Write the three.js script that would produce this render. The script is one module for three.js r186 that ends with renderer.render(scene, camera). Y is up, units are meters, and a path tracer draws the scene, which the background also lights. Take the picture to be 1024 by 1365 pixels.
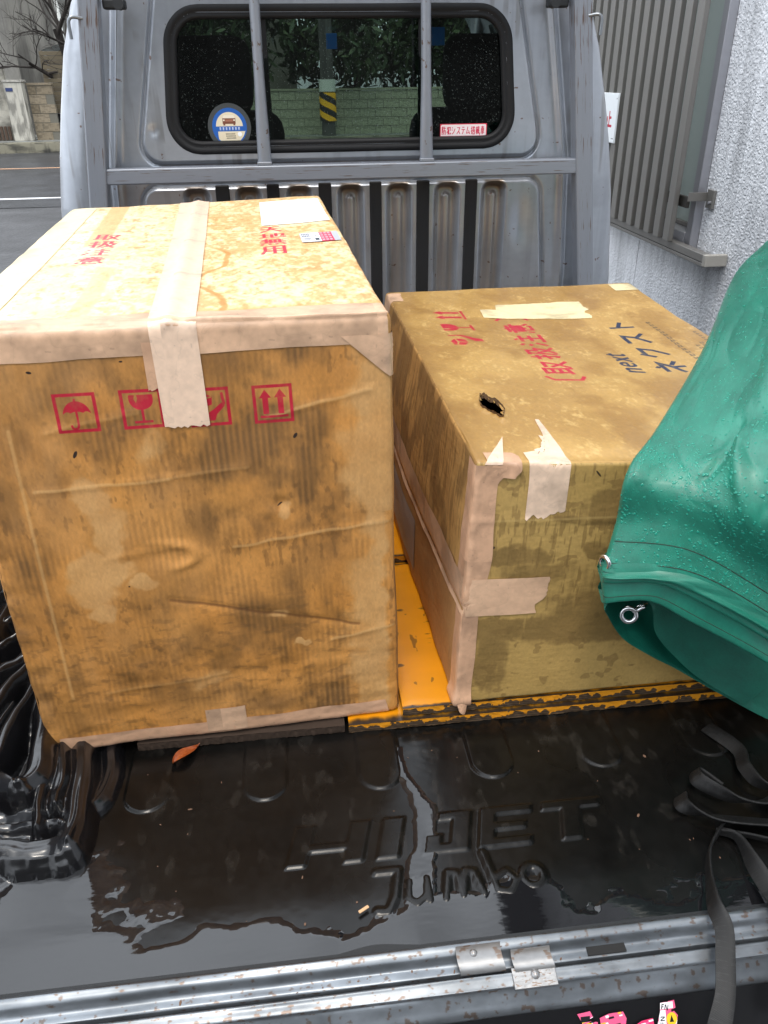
import * as THREE from 'three';
import { mergeGeometries } from 'three/addons/utils/BufferGeometryUtils.js';
import { RoundedBoxGeometry } from 'three/addons/geometries/RoundedBoxGeometry.js';

// ---------------------------------------------------------------- camera, sky, sun, exposure
const scene = new THREE.Scene();
const camera = new THREE.PerspectiveCamera(66.12, 768 / 1024, 0.05, 900);
camera.rotation.order = 'YXZ';
camera.rotation.set(-0.508, -0.1097, -0.0123);
camera.position.set(-0.1541, 1.5469, 0.5408);
const renderer = new THREE.WebGLRenderer({ antialias: true });
renderer.setSize(768, 1024);
renderer.toneMapping = THREE.LinearToneMapping;
renderer.toneMappingExposure = 2.4;
renderer.shadowMap.enabled = true;

const SUN = new THREE.Vector3(-0.08, 1, 0.32).normalize();
// noise helpers (seeded)
function rng(seed) { let s = seed >>> 0; return () => { s = (s + 0x6D2B79F5) >>> 0; let t = s; t = Math.imul(t ^ (t >>> 15), t | 1); t ^= t + Math.imul(t ^ (t >>> 7), t | 61); return ((t ^ (t >>> 14)) >>> 0) / 4294967296; }; }
const PERM = new Float32Array(4096); { const r = rng(7); for (let i = 0; i < 4096; i++) PERM[i] = r(); }
const hsh = (x, y, z) => PERM[(Math.imul(x, 73856093) ^ Math.imul(y, 19349663) ^ Math.imul(z, 83492791)) >>> 3 & 4095];
function n2(x, y, k = 0) {
  const xi = Math.floor(x), yi = Math.floor(y); let fx = x - xi, fy = y - yi;
  fx = fx * fx * (3 - 2 * fx); fy = fy * fy * (3 - 2 * fy);
  const a = hsh(xi, yi, k), b = hsh(xi + 1, yi, k), c = hsh(xi, yi + 1, k), d = hsh(xi + 1, yi + 1, k);
  return (a + (b - a) * fx) * (1 - fy) + (c + (d - c) * fx) * fy;
}
function n3(x, y, z, k = 0) { const zi = Math.floor(z); let f = z - zi; f = f * f * (3 - 2 * f); return n2(x, y, zi * 17 + k) * (1 - f) + n2(x, y, (zi + 1) * 17 + k) * f; }
function fbm(x, y, oct = 4, k = 0) { let s = 0, a = 0.5, t = 0; for (let i = 0; i < oct; i++) { s += a * n2(x, y, k + i * 31); t += a; a *= 0.5; x = x * 2.03 + 5.7; y = y * 2.03 + 3.1; } return s / t; }
const clamp = (v, a = 0, b = 1) => v < a ? a : v > b ? b : v;
const ss = (a, b, v) => { v = clamp((v - a) / (b - a)); return v * v * (3 - 2 * v); };
const lerp = (a, b, t) => a + (b - a) * t;
const mix3 = (a, b, t) => [lerp(a[0], b[0], t), lerp(a[1], b[1], t), lerp(a[2], b[2], t)];
const V = (x, y, z) => new THREE.Vector3(x, y, z);

{ // overcast sky
  const W = 512, H = 256, data = new Float32Array(W * H * 4);
  for (let j = 0; j < H; j++) for (let i = 0; i < W; i++) {
    const el = ((j + 0.5) / H - 0.5) * Math.PI, az = (i + 0.5) / W * Math.PI * 2;
    const dx = Math.cos(el) * Math.cos(az), dy = Math.sin(el), dz = Math.cos(el) * Math.sin(az);
    const cl = n3(dx * 4 + 9, dy * 4 + 9, dz * 4 + 9, 5) * 0.5 + n3(dx * 9 + 19, dy * 9, dz * 9 + 9, 6) * 0.3 + n3(dx * 19 + 19, dy * 19, dz * 19 + 9, 8) * 0.2;
    const cs = dx * SUN.x + dy * SUN.y + dz * SUN.z;
    let L = (0.72 + 0.38 * Math.max(dy, 0)) * (0.62 + 0.76 * ss(0.25, 0.75, cl)) + 0.22 * Math.pow(Math.max(cs, 0), 8);
    if (dy < 0) L = lerp(L, 0.12, ss(0, 0.08, -dy));
    const o = (j * W + i) * 4;
    data[o] = L * 0.93; data[o + 1] = L * 0.99; data[o + 2] = L * 1.07; data[o + 3] = 1;
  }
  const sky = new THREE.DataTexture(data, W, H, THREE.RGBAFormat, THREE.FloatType);
  sky.mapping = THREE.EquirectangularReflectionMapping; sky.magFilter = THREE.LinearFilter; sky.minFilter = THREE.LinearFilter; sky.needsUpdate = true;
  scene.background = sky; scene.environment = sky;
}
const sun = new THREE.DirectionalLight(0xfff4e6, 0.75);
sun.position.copy(SUN).multiplyScalar(20); sun.target.position.set(0, 0.8, -0.6); scene.add(sun, sun.target);
sun.castShadow = true; sun.shadow.radius = 26; sun.shadow.mapSize.set(2048, 2048);
Object.assign(sun.shadow.camera, { left: -8, right: 8, top: 8, bottom: -8, near: 1, far: 60 });

// ---------------------------------------------------------------- builders
const used = {};
function numbered(n) { used[n] = (used[n] ?? -1) + 1; return used[n] ? n + '_' + String(used[n]).padStart(3, '0') : n; }
function tag(o, label, category, group, kind) { o.userData.label = label; if (category) o.userData.category = category; if (group) o.userData.group = group; if (kind) o.userData.kind = kind; return o; }
function thing(name, label, category, [x, y, z] = [0, 0, 0], turn = 0, group) {
  const o = new THREE.Group(); o.name = numbered(name); o.position.set(x, y, z); o.rotation.y = turn; scene.add(o);
  return tag(o, label, category, group);
}
function part(name, geo, mat, parent, label) {
  const g = Array.isArray(geo) ? mergeGeometries(geo.map(norm)) : geo;
  const m = new THREE.Mesh(g, mat); m.name = name; m.castShadow = m.receiveShadow = true; parent.add(m);
  if (label) m.userData.label = label;
  return m;
}
function struct(name, geo, mat) { const m = part(name, geo, mat, scene); m.userData.kind = 'structure'; return m; }
function norm(g) { g = g.index ? g.toNonIndexed() : g; for (const k of Object.keys(g.attributes)) if (!['position', 'normal', 'uv'].includes(k)) g.deleteAttribute(k); if (!g.attributes.uv) g.setAttribute('uv', new THREE.BufferAttribute(new Float32Array(g.attributes.position.count * 2), 2)); return g; }
const T = (g, x, y, z, rx = 0, ry = 0, rz = 0) => g.applyMatrix4(new THREE.Matrix4().compose(V(x, y, z), new THREE.Quaternion().setFromEuler(new THREE.Euler(rx, ry, rz)), V(1, 1, 1)));
const bx = (w, h, d, x, y, z, r = 0.003, rx = 0, ry = 0, rz = 0) => T(new RoundedBoxGeometry(w, h, d, 2, Math.min(r, w / 2.01, h / 2.01, d / 2.01)), x, y, z, rx, ry, rz);
const cyl = (r0, r1, h, x, y, z, seg = 20, rx = 0, rz = 0) => T(new THREE.CylinderGeometry(r0, r1, h, seg), x, y, z, rx, 0, rz);
const tube = (pts, r, seg = 24, rs = 8) => new THREE.TubeGeometry(new THREE.CatmullRomCurve3(pts.map(p => V(...p))), seg, r, rs);
function gridGeo(nu, nv, fn, keep) { // fn(u,v) -> [x,y,z,(uvx,uvy)]
  const pos = [], uv = [], idx = [];
  for (let j = 0; j <= nv; j++) for (let i = 0; i <= nu; i++) { const p = fn(i / nu, j / nv, i, j); pos.push(p[0], p[1], p[2]); uv.push(p[3] ?? i / nu, p[4] ?? j / nv); }
  for (let j = 0; j < nv; j++) for (let i = 0; i < nu; i++) {
    const a = j * (nu + 1) + i, b = a + 1, c = a + nu + 1, d = c + 1;
    if (keep && !keep([a, b, c, d], pos)) continue;
    idx.push(a, b, d, a, d, c);
  }
  const g = new THREE.BufferGeometry();
  g.setAttribute('position', new THREE.Float32BufferAttribute(pos, 3)); g.setAttribute('uv', new THREE.Float32BufferAttribute(uv, 2)); g.setIndex(idx); g.computeVertexNormals();
  return g;
}
function catmull(arr, t) { // arr of number arrays
  const n = arr.length - 1, x = clamp(t) * n, i = Math.min(Math.floor(x), n - 1), f = x - i;
  const p1 = arr[i], p2 = arr[i + 1], p0 = arr[i - 1] ?? p1.map((v, k) => 2 * v - p2[k]), p3 = arr[i + 2] ?? p2.map((v, k) => 2 * v - p1[k]);
  return p1.map((_, k) => 0.5 * (2 * p1[k] + (p2[k] - p0[k]) * f + (2 * p0[k] - 5 * p1[k] + 4 * p2[k] - p3[k]) * f * f + (3 * p1[k] - p0[k] - 3 * p2[k] + p3[k]) * f * f * f));
}
function ribbon(path, th, seg = 60) { // path rows: [x,y,z, dx,dy,dz, width]; flat strap with thickness
  const P = []; for (let i = 0; i <= seg; i++) P.push(catmull(path, i / seg));
  return gridGeo(seg, 8, (u, v, i, j) => {
    const p = P[i], a = P[Math.max(i - 1, 0)], b = P[Math.min(i + 1, seg)];
    const t = V(b[0] - a[0], b[1] - a[1], b[2] - a[2]).normalize(), d = V(p[3], p[4], p[5]); d.addScaledVector(t, -d.dot(t)).normalize();
    const n = V(0, 0, 0).crossVectors(t, d).normalize(), w = p[6] / 2;
    const prof = [[-1, 1], [-0.33, 1.1], [0.33, 1.1], [1, 1], [1, -1], [0.33, -1], [-0.33, -1], [-1, -1], [-1, 1]][j];
    const e = prof[0] * w, o = prof[1] * th / 2;
    return [p[0] + d.x * e + n.x * o, p[1] + d.y * e + n.y * o, p[2] + d.z * e + n.z * o, u * 6, v];
  });
}
// textures
function paint(w, h, fn, draw) {
  const c = document.createElement('canvas'); c.width = w; c.height = h; const g = c.getContext('2d');
  if (fn) { const im = g.createImageData(w, h), d = im.data; for (let y = 0, o = 0; y < h; y++) for (let x = 0; x < w; x++, o += 4) { const p = fn((x + 0.5) / w, 1 - (y + 0.5) / h); if (typeof p === 'number') d[o] = d[o + 1] = d[o + 2] = p; else { d[o] = p[0]; d[o + 1] = p[1]; d[o + 2] = p[2]; } d[o + 3] = 255; } g.putImageData(im, 0, 0); }
  if (draw) draw(g, w, h);
  return c;
}
function tex(c, srgb = true, rx = 1, ry = 1) { const t = new THREE.CanvasTexture(c); if (srgb) t.colorSpace = THREE.SRGBColorSpace; t.wrapS = t.wrapT = THREE.RepeatWrapping; t.repeat.set(rx, ry); t.anisotropy = 8; return t; }
const std = (o) => new THREE.MeshStandardMaterial({ side: THREE.DoubleSide, ...o });
const phy = (o) => new THREE.MeshPhysicalMaterial({ side: THREE.DoubleSide, ...o });
const lin = (r, g, b) => new THREE.Color().setRGB(r, g, b);
// tileable-ish generic grain maps
const grainBump = tex(paint(512, 512, (u, v) => 255 * fbm(u * 64, v * 64, 3, 3)), false);
const weaveBump = tex(paint(512, 512, (u, v) => 127 + 55 * Math.sin(u * 512 * 0.39) * Math.sin(v * 512 * 0.39) + 50 * (fbm(u * 40, v * 40, 3, 8) - 0.5)), false);

// ---------------------------------------------------------------- stroke lettering
const GLYPH = {
  '取': '8,12 52,12|16,12 16,82|44,12 44,96|16,34 44,34|16,56 44,56|4,84 50,74|56,24 90,24 78,58 52,94|58,40 74,70 96,94',
  '扱': '4,28 40,28|24,6 24,88 12,82|4,62 42,48|46,12 80,12 76,40 94,40 80,70 52,95|58,12 54,50 40,92|60,40 74,72 96,94',
  '注': '12,10 24,22|6,36 18,46|6,92 26,60|58,4 66,16|40,26 92,26|42,56 90,56|34,92 98,92|66,26 66,92',
  '意': '50,2 50,12|18,14 82,14|34,16 40,28|66,16 60,28|8,30 92,30|24,38 76,38 76,62 24,62 24,38|24,50 76,50|16,72 8,90|34,70 34,92 70,92 72,82|50,66 56,76|78,70 92,88',
  '防': '10,8 10,96|10,8 36,8 24,36 36,52 30,66 18,66|68,4 68,20|42,24 96,24|62,24 58,60 40,94|60,50 88,50 84,92 72,90',
  '犯': '40,8 20,40|14,14 40,50 36,90 24,88|34,50 6,80|54,14 90,14 88,48 76,48|54,14 54,88 96,88 96,74',
  'シ': '16,14 34,24|10,38 28,48|14,90 50,76 88,28', 'ス': '18,18 80,18 62,54 14,90|56,56 88,90', 'テ': '24,14 78,14|10,40 92,40|54,40 48,70 28,92', 'ム': '44,10 18,80|8,84 86,76|64,50 92,92',
  '搭': '4,28 40,28|24,6 24,88 12,82|4,62 42,48|44,18 98,18|58,6 58,28|82,6 82,28|70,30 42,56|70,30 98,56|56,54 86,54|52,64 90,64 90,94 52,94 52,64',
  '載': '8,20 60,20|32,6 32,34|4,36 98,36|16,46 54,46 54,70 16,70 16,46|16,58 54,58|6,82 64,82|34,38 34,98|66,4 74,60 96,96 98,80|90,48 62,92|80,10 92,22',
  '車': '12,14 88,14|22,28 78,28 78,66 22,66 22,28|22,47 78,47|6,82 94,82|50,2 50,98',
  '禁': '8,16 46,16|27,2 27,40|27,16 8,38|27,16 46,36|54,16 92,16|73,2 73,40|73,16 54,38|73,16 94,36|24,48 76,48|10,62 90,62|50,62 50,96 40,94|32,72 18,90|68,72 84,90',
  '止': '52,8 52,88|52,44 84,44|24,38 24,88|6,90 96,90',
  'ネ': '46,4 58,16|16,26 82,26 50,56 10,78|50,50 50,98|62,58 88,80', 'ク': '42,6 14,46|36,22 84,22 70,60 26,96', 'ト': '36,6 36,96|38,38 80,62',
  '天': '14,16 86,16|8,44 92,44|50,16 48,50 10,94|50,46 90,94',
  '地': '6,36 40,36|22,8 22,80|4,84 42,72|44,44 92,28 90,62 80,62|66,6 66,70|50,22 50,86 96,86 96,72',
  '無': '30,4 10,30|22,18 88,18|4,46 96,46|4,68 96,68|26,18 26,68|42,18 42,68|58,18 58,68|74,18 74,68|14,80 8,96|36,80 40,94|60,80 64,94|82,80 94,96',
  '用': '18,8 84,8 84,94 74,90|18,8 18,60 6,96|50,8 50,94|18,36 84,36|18,62 84,62',
};
function glyph(g, ch, x, y, w, h, lw) { // draws in the current transform, box (x,y,w,h)
  g.lineWidth = lw; g.lineCap = 'butt'; g.lineJoin = 'miter';
  for (const st of GLYPH[ch].split('|')) { g.beginPath(); st.split(' ').forEach((p, i) => { const [a, b] = p.split(',').map(Number); i ? g.lineTo(x + a * w / 100, y + b * h / 100) : g.moveTo(x + a * w / 100, y + b * h / 100); }); g.stroke(); }
}
// care icons in a 100x100 box
const poly = (g, pts) => { g.beginPath(); pts.forEach((p, i) => i ? g.lineTo(...p) : g.moveTo(...p)); g.closePath(); g.fill(); };
const ICON = {
  umbrella(g) { g.beginPath(); g.moveTo(18, 52); g.bezierCurveTo(22, 28, 40, 20, 50, 20); g.bezierCurveTo(62, 20, 80, 28, 84, 52); g.quadraticCurveTo(74, 42, 66, 50); g.quadraticCurveTo(50, 42, 36, 50); g.quadraticCurveTo(28, 42, 18, 52); g.fill(); g.lineWidth = 5; g.beginPath(); g.moveTo(50, 14); g.lineTo(50, 80); g.quadraticCurveTo(50, 90, 41, 90); g.quadraticCurveTo(34, 90, 34, 80); g.stroke(); },
  glass(g) { g.beginPath(); g.moveTo(22, 14); g.lineTo(36, 14); g.lineTo(33, 24); g.lineTo(38, 34); g.lineTo(42, 24); g.lineTo(41, 14); g.lineTo(78, 14); g.bezierCurveTo(82, 36, 74, 50, 50, 52); g.bezierCurveTo(28, 50, 18, 36, 22, 14); g.fill(); g.fillRect(47, 50, 6, 30); g.fillRect(28, 80, 44, 6); },
  hand(g) { poly(g, [[14, 16], [38, 12], [58, 24], [56, 44], [34, 50], [16, 40]]); poly(g, [[60, 86], [42, 86], [44, 66], [60, 56], [80, 40], [88, 42], [86, 50], [66, 70]]); g.lineWidth = 7; g.beginPath(); g.moveTo(82, 14); g.lineTo(86, 44); g.stroke(); g.save(); g.globalCompositeOperation = 'destination-out'; g.lineWidth = 4; g.beginPath(); g.moveTo(16, 24); g.lineTo(36, 28); g.lineTo(56, 24); g.moveTo(36, 28); g.lineTo(34, 50); g.stroke(); g.restore(); },
  arrows(g) { for (const x of [31, 69]) { poly(g, [[x, 12], [x + 15, 34], [x - 15, 34]]); g.fillRect(x - 7, 34, 14, 42); } g.fillRect(16, 80, 70, 6); },
};
function layer(w, h, draw) { const c = document.createElement('canvas'); c.width = w; c.height = h; draw(c.getContext('2d')); return c; }
function printOn(g, art, alpha, seed) { // worn print: ink with gaps
  const c = layer(art.width, art.height, q => q.drawImage(art, 0, 0)), q = c.getContext('2d'), im = q.getImageData(0, 0, c.width, c.height), d = im.data;
  for (let i = 3, k = 0; i < d.length; i += 4, k++) if (d[i]) { const x = k % c.width, y = (k / c.width) | 0; d[i] *= 0.72 + 0.28 * ss(0.25, 0.5, fbm(x * 0.08, y * 0.06, 3, seed)); }
  q.putImageData(im, 0, 0); g.globalAlpha = alpha; g.drawImage(c, 0, 0); g.globalAlpha = 1;
}

// ================================================================ SETTING
// ---- ground, road and markings
const asphaltMap = tex(paint(1024, 1024, (u, v) => { const a = fbm(u * 220, v * 220, 2, 1), b = fbm(u * 6, v * 6, 4, 2); const l = 60 + 46 * (a - 0.5) + 40 * (b - 0.5); return [l, l * 1.0, l * 1.03]; }));
const wetAsphalt = (rep) => { const m = asphaltMap.clone(); m.repeat.set(rep, rep); return std({ map: m, roughness: 0.42, bumpMap: grainBump, bumpScale: 0.004 }); };
function flat(x0, x1, z0, z1, y, scale = 2) { return gridGeo(8, 8, (u, v) => { const x = lerp(x0, x1, u), z = lerp(z1, z0, v); return [x, y, z, x / scale, -z / scale]; }); }
struct('ground', flat(-320, 320, -420, 220, -0.006, 2), wetAsphalt(1));
struct('road', flat(-60, 60, -20.7, -11.4, 0, 2), std({ map: asphaltMap, color: 0xd0d4da, roughness: 0.38, bumpMap: grainBump, bumpScale: 0.004 }));
const wornPaint = (r, g, b, k) => std({ map: tex(paint(1024, 64, (u, v) => { const w = ss(0.36, 0.5, fbm(u * 90, v * 6, 4, k)); return mix3([96, 96, 98], [r, g, b], w); })), roughness: 0.6 });
struct('road_edge_line', gridGeo(40, 1, (u, v) => [lerp(-40, 40, u), 0.004, -12.25 - 0.16 * v]), wornPaint(205, 206, 208, 12));
struct('road_centre_line', gridGeo(40, 1, (u, v) => [lerp(-40, 40, u), 0.004, -16.85 - 0.16 * v]), wornPaint(176, 132, 96, 13));
const concreteTex = (r, g, b, k, st = 0.3) => tex(paint(512, 512, (u, v) => { const a = fbm(u * 5, v * 5, 5, k), s = fbm(u * 26, v * 1.6, 3, k + 4), q = 1 - st * (1 - ss(0.25, 0.6, a)) - st * 0.8 * ss(0.52, 0.8, s) * (0.4 + 0.6 * v) + 0.1 * (fbm(u * 120, v * 120, 2, k) - 0.5); return [r * q, g * q, b * q]; }));
struct('kerb', gridGeo(60, 3, (u, v, i, j) => [lerp(-40, 40, u), [0, 0.205, 0.225, 0.225][j], [-20.7, -20.72, -20.75, -20.95][j], u * 40, v]), std({ map: concreteTex(116, 112, 96, 40, 0.5), roughness: 0.8 }));
struct('pavement', flat(-40, 40, -24.5, -20.94, 0.2245, 1), std({ map: concreteTex(128, 130, 126, 44), roughness: 0.7 }));
// ---- blocks of the wall across the street: each block a piece near where the photo shows them
function blockWall(x0, x1, y1, z, label, pieces, tone) {
  const t = thing('block_wall', label, 'wall', [(x0 + x1) / 2, 0.2, z]);
  const mats = [0, 1, 2].map(k => std({ map: concreteTex(tone[0] - 8 * k, tone[1] - 8 * k, tone[2] - 8 * k, 60 + k, 0.16), roughness: 0.9 }));
  const rows = Math.round((y1 - 0.2) / 0.2), bw = 0.4, r = rng(33), geos = [];
  const hw = (x1 - x0) / 2, g0 = new RoundedBoxGeometry(bw - 0.012, 0.188, 0.12, 1, 0.006);
  part('mortar_core', bx(x1 - x0 - 0.02, rows * 0.2 - 0.01, 0.1, 0, rows * 0.1, 0, 0.004), std({ color: 0x6d6a60, roughness: 0.95 }), t);
  for (let j = 0; j < rows; j++) for (let x = -hw + (j % 2 ? 0 : bw / 2); x < hw - 0.05; x += bw) {
    const l = Math.max(x - bw / 2, -hw), q = Math.min(x + bw / 2, hw); if (q - l < 0.1) continue;
    if (pieces) { const m = new THREE.Mesh(g0, mats[(r() * 3) | 0]); m.name = 'block'; m.scale.x = (q - l - 0.012) / (bw - 0.012); m.position.set((l + q) / 2, 0.1 + j * 0.2, (r() - 0.5) * 0.008); m.castShadow = m.receiveShadow = true; t.add(m); }
    else geos.push(T(new RoundedBoxGeometry(q - l - 0.012, 0.188, 0.12, 1, 0.006), (l + q) / 2, 0.1 + j * 0.2, (r() - 0.5) * 0.008));
  }
  if (geos.length) { const m = part('blockwork', geos, mats[0], t); m.userData.kind = 'stuff'; }
  part('coping', bx(x1 - x0 + 0.02, 0.05, 0.16, 0, rows * 0.2 + 0.027, 0, 0.008), mats[1], t);
  return t;
}
blockWall(-6.14, -5.56, 1.4, -21.6, 'short beige block wall with mossy foot beside the white gate pillar', true, [142, 130, 110]);
blockWall(-2.6, 6.2, 1.25, -21.7, 'long greenish block wall across the road seen through the cab window', false, [150, 152, 130]);
{ // white gate pillar with blue plaque, and wall left of it
  const t = thing('gate_pillar', 'white concrete gate pillar with small blue plaque across the road', 'pillar', [-6.39, 0.22, -21.45]);
  part('pillar_body', [bx(0.42, 1.25, 0.32, 0, 0.625, 0, 0.02)], std({ map: concreteTex(186, 182, 170, 70, 0.3), roughness: 0.85 }), t);
  part('pillar_cap', [bx(0.46, 0.05, 0.36, 0, 1.277, 0, 0.01)], std({ map: concreteTex(190, 186, 176, 71), roughness: 0.85 }), t);
  part('plaque', [bx(0.16, 0.075, 0.012, -0.09, 1.1, 0.166, 0.003)], std({ color: 0x2b3a68, roughness: 0.4 }), t);
  const w = thing('garden_wall', 'stained white rendered wall left of the gate pillar', 'wall', [-7.75, 0.22, -21.6]);
  part('wall_face', [bx(2.28, 1.55, 0.18, 0, 0.775, 0, 0.01)], std({ map: concreteTex(176, 172, 160, 72, 0.4), roughness: 0.9 }), w);
  const wm = std({ color: 0x4d3c30, roughness: 0.8 });
  for (let i = 0; i < 6; i++) part('slat', [bx(0.06, 0.3, 0.03, 1.02 - i * 0.09, 0.17, 0.106, 0.004)], wm, w);
}
{ // grey house behind
  const t = thing('apartment_block', 'grey concrete building rising behind the white gate pillar', 'building', [-6.35, 0.2, -25.2]);
  part('wall', [bx(1.15, 7.2, 3, 0.1, 3.6, 0, 0.03)], std({ map: concreteTex(112, 110, 104, 76, 0.3), roughness: 0.9 }), t);
  part('pale_wing', [bx(3.4, 6.4, 3, -2.2, 3.2, -0.2, 0.03)], std({ map: concreteTex(138, 136, 130, 77, 0.3), roughness: 0.9 }), t);
  part('white_pipe', [cyl(0.05, 0.05, 5.6, 0.76, 3.2, 1.54, 12)], std({ color: 0xd6d6d0, roughness: 0.5 }), t);
  const gl = phy({ color: 0x0c0f10, roughness: 0.08 }), fr = std({ color: 0x7d7f80, roughness: 0.5 });
  for (let k = 0; k < 3; k++) { const f = part('window', [bx(0.9, 1.1, 0.05, -1.5, 1.9 + k * 1.9, 1.31, 0.01)], fr, t); part('pane', [bx(0.8, 1.0, 0.02, -1.5, 1.9 + k * 1.9, 1.345, 0.004)], gl, f); }
  const h = thing('house', 'pale house with tiled roof far behind the bare tree', 'house', [-2.6, 0.2, -31]);
  part('wall', [bx(6, 5.2, 5, 0, 2.6, 0, 0.03)], std({ map: concreteTex(120, 118, 110, 78, 0.2), roughness: 0.9 }), h);
  part('roof', [T(new THREE.CylinderGeometry(0.2, 4.3, 1.7, 4, 1), 0, 6.05, 0, 0, Math.PI / 4, 0)], std({ color: 0x3d4044, roughness: 0.7 }), h);
  for (const x of [-1.6, 1.5]) { const f = part('window', [bx(1.2, 1.2, 0.06, x, 3.4, 2.52, 0.01)], fr, h); part('pane', [bx(1.08, 1.08, 0.02, x, 3.4, 2.555, 0.004)], gl, f); }
}
{ // brown slatted fence with carport roof
  const t = thing('slat_fence', 'brown horizontal slat fence right of the block wall across the road', 'fence', [-4.75, 0.22, -21.9]);
  const ms = [0x5f5644, 0x665c49, 0x574e3e].map(c => std({ color: c, roughness: 0.8 }));
  const g0 = new RoundedBoxGeometry(2.1, 0.088, 0.025, 1, 0.005);
  for (let i = 0; i < 14; i++) { const m = part('slat', g0, ms[i % 3], t); m.position.set(0, 0.62 + i * 0.094, (i % 2) * 0.004); }
  for (const x of [-1.0, -0.42, 0.3, 1.0]) part('post', [bx(0.05, 1.9, 0.05, x, 0.95, -0.04, 0.005)], ms[2], t);
  part('skirting_board', [bx(2.1, 0.55, 0.03, 0, 0.28, -0.06, 0.005)], std({ color: 0x17181a, roughness: 0.8 }), t);
  const c = thing('carport', 'white curved carport roof above the brown slat fence', 'carport', [-4.7, 0.22, -23.4]);
  part('roof', [gridGeo(16, 2, (u, v) => { const a = (u - 0.5) * 1.5; return [Math.sin(a) * 1.7, 1.35 + Math.cos(a) * 0.75, (v - 0.5) * 2.4]; })], std({ color: 0xdfe6ea, roughness: 0.35 }), c);
  for (const x of [-1.05, 1.05]) for (const z of [-1.05, 1.05]) part('post', [cyl(0.04, 0.04, 1.9, x, 0.95, z, 10)], std({ color: 0x9a9da0, roughness: 0.5 }), c);
}
{ // bare tree
  const t = thing('bare_tree', 'bare dark branching tree above the wall across the road', 'tree', [-5.1, 0.2, -22.8]);
  const r = rng(91), trunk = [], twigs = [], bark = std({ color: 0x2b2622, roughness: 0.95 });
  function grow(p, d, len, rad, depth) {
    const pts = [p.toArray()]; let q = p.clone(), dd = d.clone();
    for (let i = 0; i < 4; i++) { dd.add(V(r() - 0.5, (r() - 0.45) * 0.7, r() - 0.5).multiplyScalar(0.55)).normalize(); q = q.clone().addScaledVector(dd, len / 4); pts.push(q.toArray()); }
    const curve = new THREE.CatmullRomCurve3(pts.map(a => V(...a))), g = new THREE.TubeGeometry(curve, 6, rad, 5), pa = g.attributes.position;
    for (let i = 0; i <= 6; i++) { const c = curve.getPoint(i / 6), k = 1 - 0.5 * i / 6; for (let j = 0; j <= 5; j++) { const o = i * 6 + j; pa.setXYZ(o, c.x + (pa.getX(o) - c.x) * k, c.y + (pa.getY(o) - c.y) * k, c.z + (pa.getZ(o) - c.z) * k); } }
    (depth < 1 ? trunk : twigs).push(g);
    if (depth < 5) { const n = depth < 1 ? 6 : 3; for (let k = 0; k < n; k++) { const s = curve.getPoint(0.35 + 0.65 * (k + r() * 0.6) / n); grow(s, dd.clone().add(V(r() - 0.5, r() * 0.5 - 0.2, r() - 0.5).multiplyScalar(2.0)).normalize(), len * (0.55 + r() * 0.25), rad * 0.52, depth + 1); } }
  }
  grow(V(0, 0, 0), V(-0.1, 1, 0.05), 2.6, 0.11, 0);
  part('trunk', trunk, bark, t); part('crown', twigs, bark, t);
}
// evergreen trees behind the long wall (seen through the cab)
{
  const leafG = (() => { const s = new THREE.Shape(); s.moveTo(0, 0); s.quadraticCurveTo(0.035, 0.05, 0, 0.13); s.quadraticCurveTo(-0.035, 0.05, 0, 0); return new THREE.ShapeGeometry(s, 3); })();
  const lm = [[0.035, 0.06, 0.025], [0.05, 0.075, 0.03]].map(c => std({ color: lin(...c), roughness: 0.6 }));
  function evergreen(x, z, h, w, seed, label) {
    const t = thing('evergreen_tree', label, 'tree', [x, 0.2, z], 0), r = rng(seed);
    part('trunk', [cyl(0.05, 0.12, h * 0.6, 0, h * 0.3, 0, 10)], std({ color: 0x3a3029, roughness: 0.95 }), t);
    const gs = [[], []], clumps = []; for (let i = 0; i < 40; i++) { const a = r() * 6.28, q = Math.sqrt(r()); clumps.push([Math.cos(a) * q * w, h * (0.25 + 0.75 * r()), Math.sin(a) * q * w, 0.4 + 0.5 * r()]); }
    for (let i = 0; i < 7500; i++) { const c = clumps[(r() * 40) | 0], g = leafG.clone(); const d = V(r() - 0.5, r() - 0.5, r() - 0.5).normalize().multiplyScalar(c[3] * Math.cbrt(r())); g.scale(3.0, 2.6, 3.0); T(g, c[0] + d.x, c[1] + d.y, c[2] + d.z, r() * 6, r() * 6, r() * 6); gs[i & 1].push(g); }
    part('crown', gs[0], lm[0], t); part('light_crown', gs[1], lm[1], t);
  }
  evergreen(-1.2, -23.6, 5.2, 1.9, 5, 'dark evergreen tree behind the block wall, left in the cab window');
  evergreen(1.9, -23.4, 5.6, 2.0, 6, 'dark evergreen tree behind the pole with the yellow and black guard');
  evergreen(5.4, -23.8, 5.4, 2.1, 8, 'dark evergreen tree behind the block wall, right in the cab window');
  evergreen(3.7, -25.2, 5.6, 1.6, 9, 'dark evergreen tree filling the gap between the two middle evergreens');
}
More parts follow.
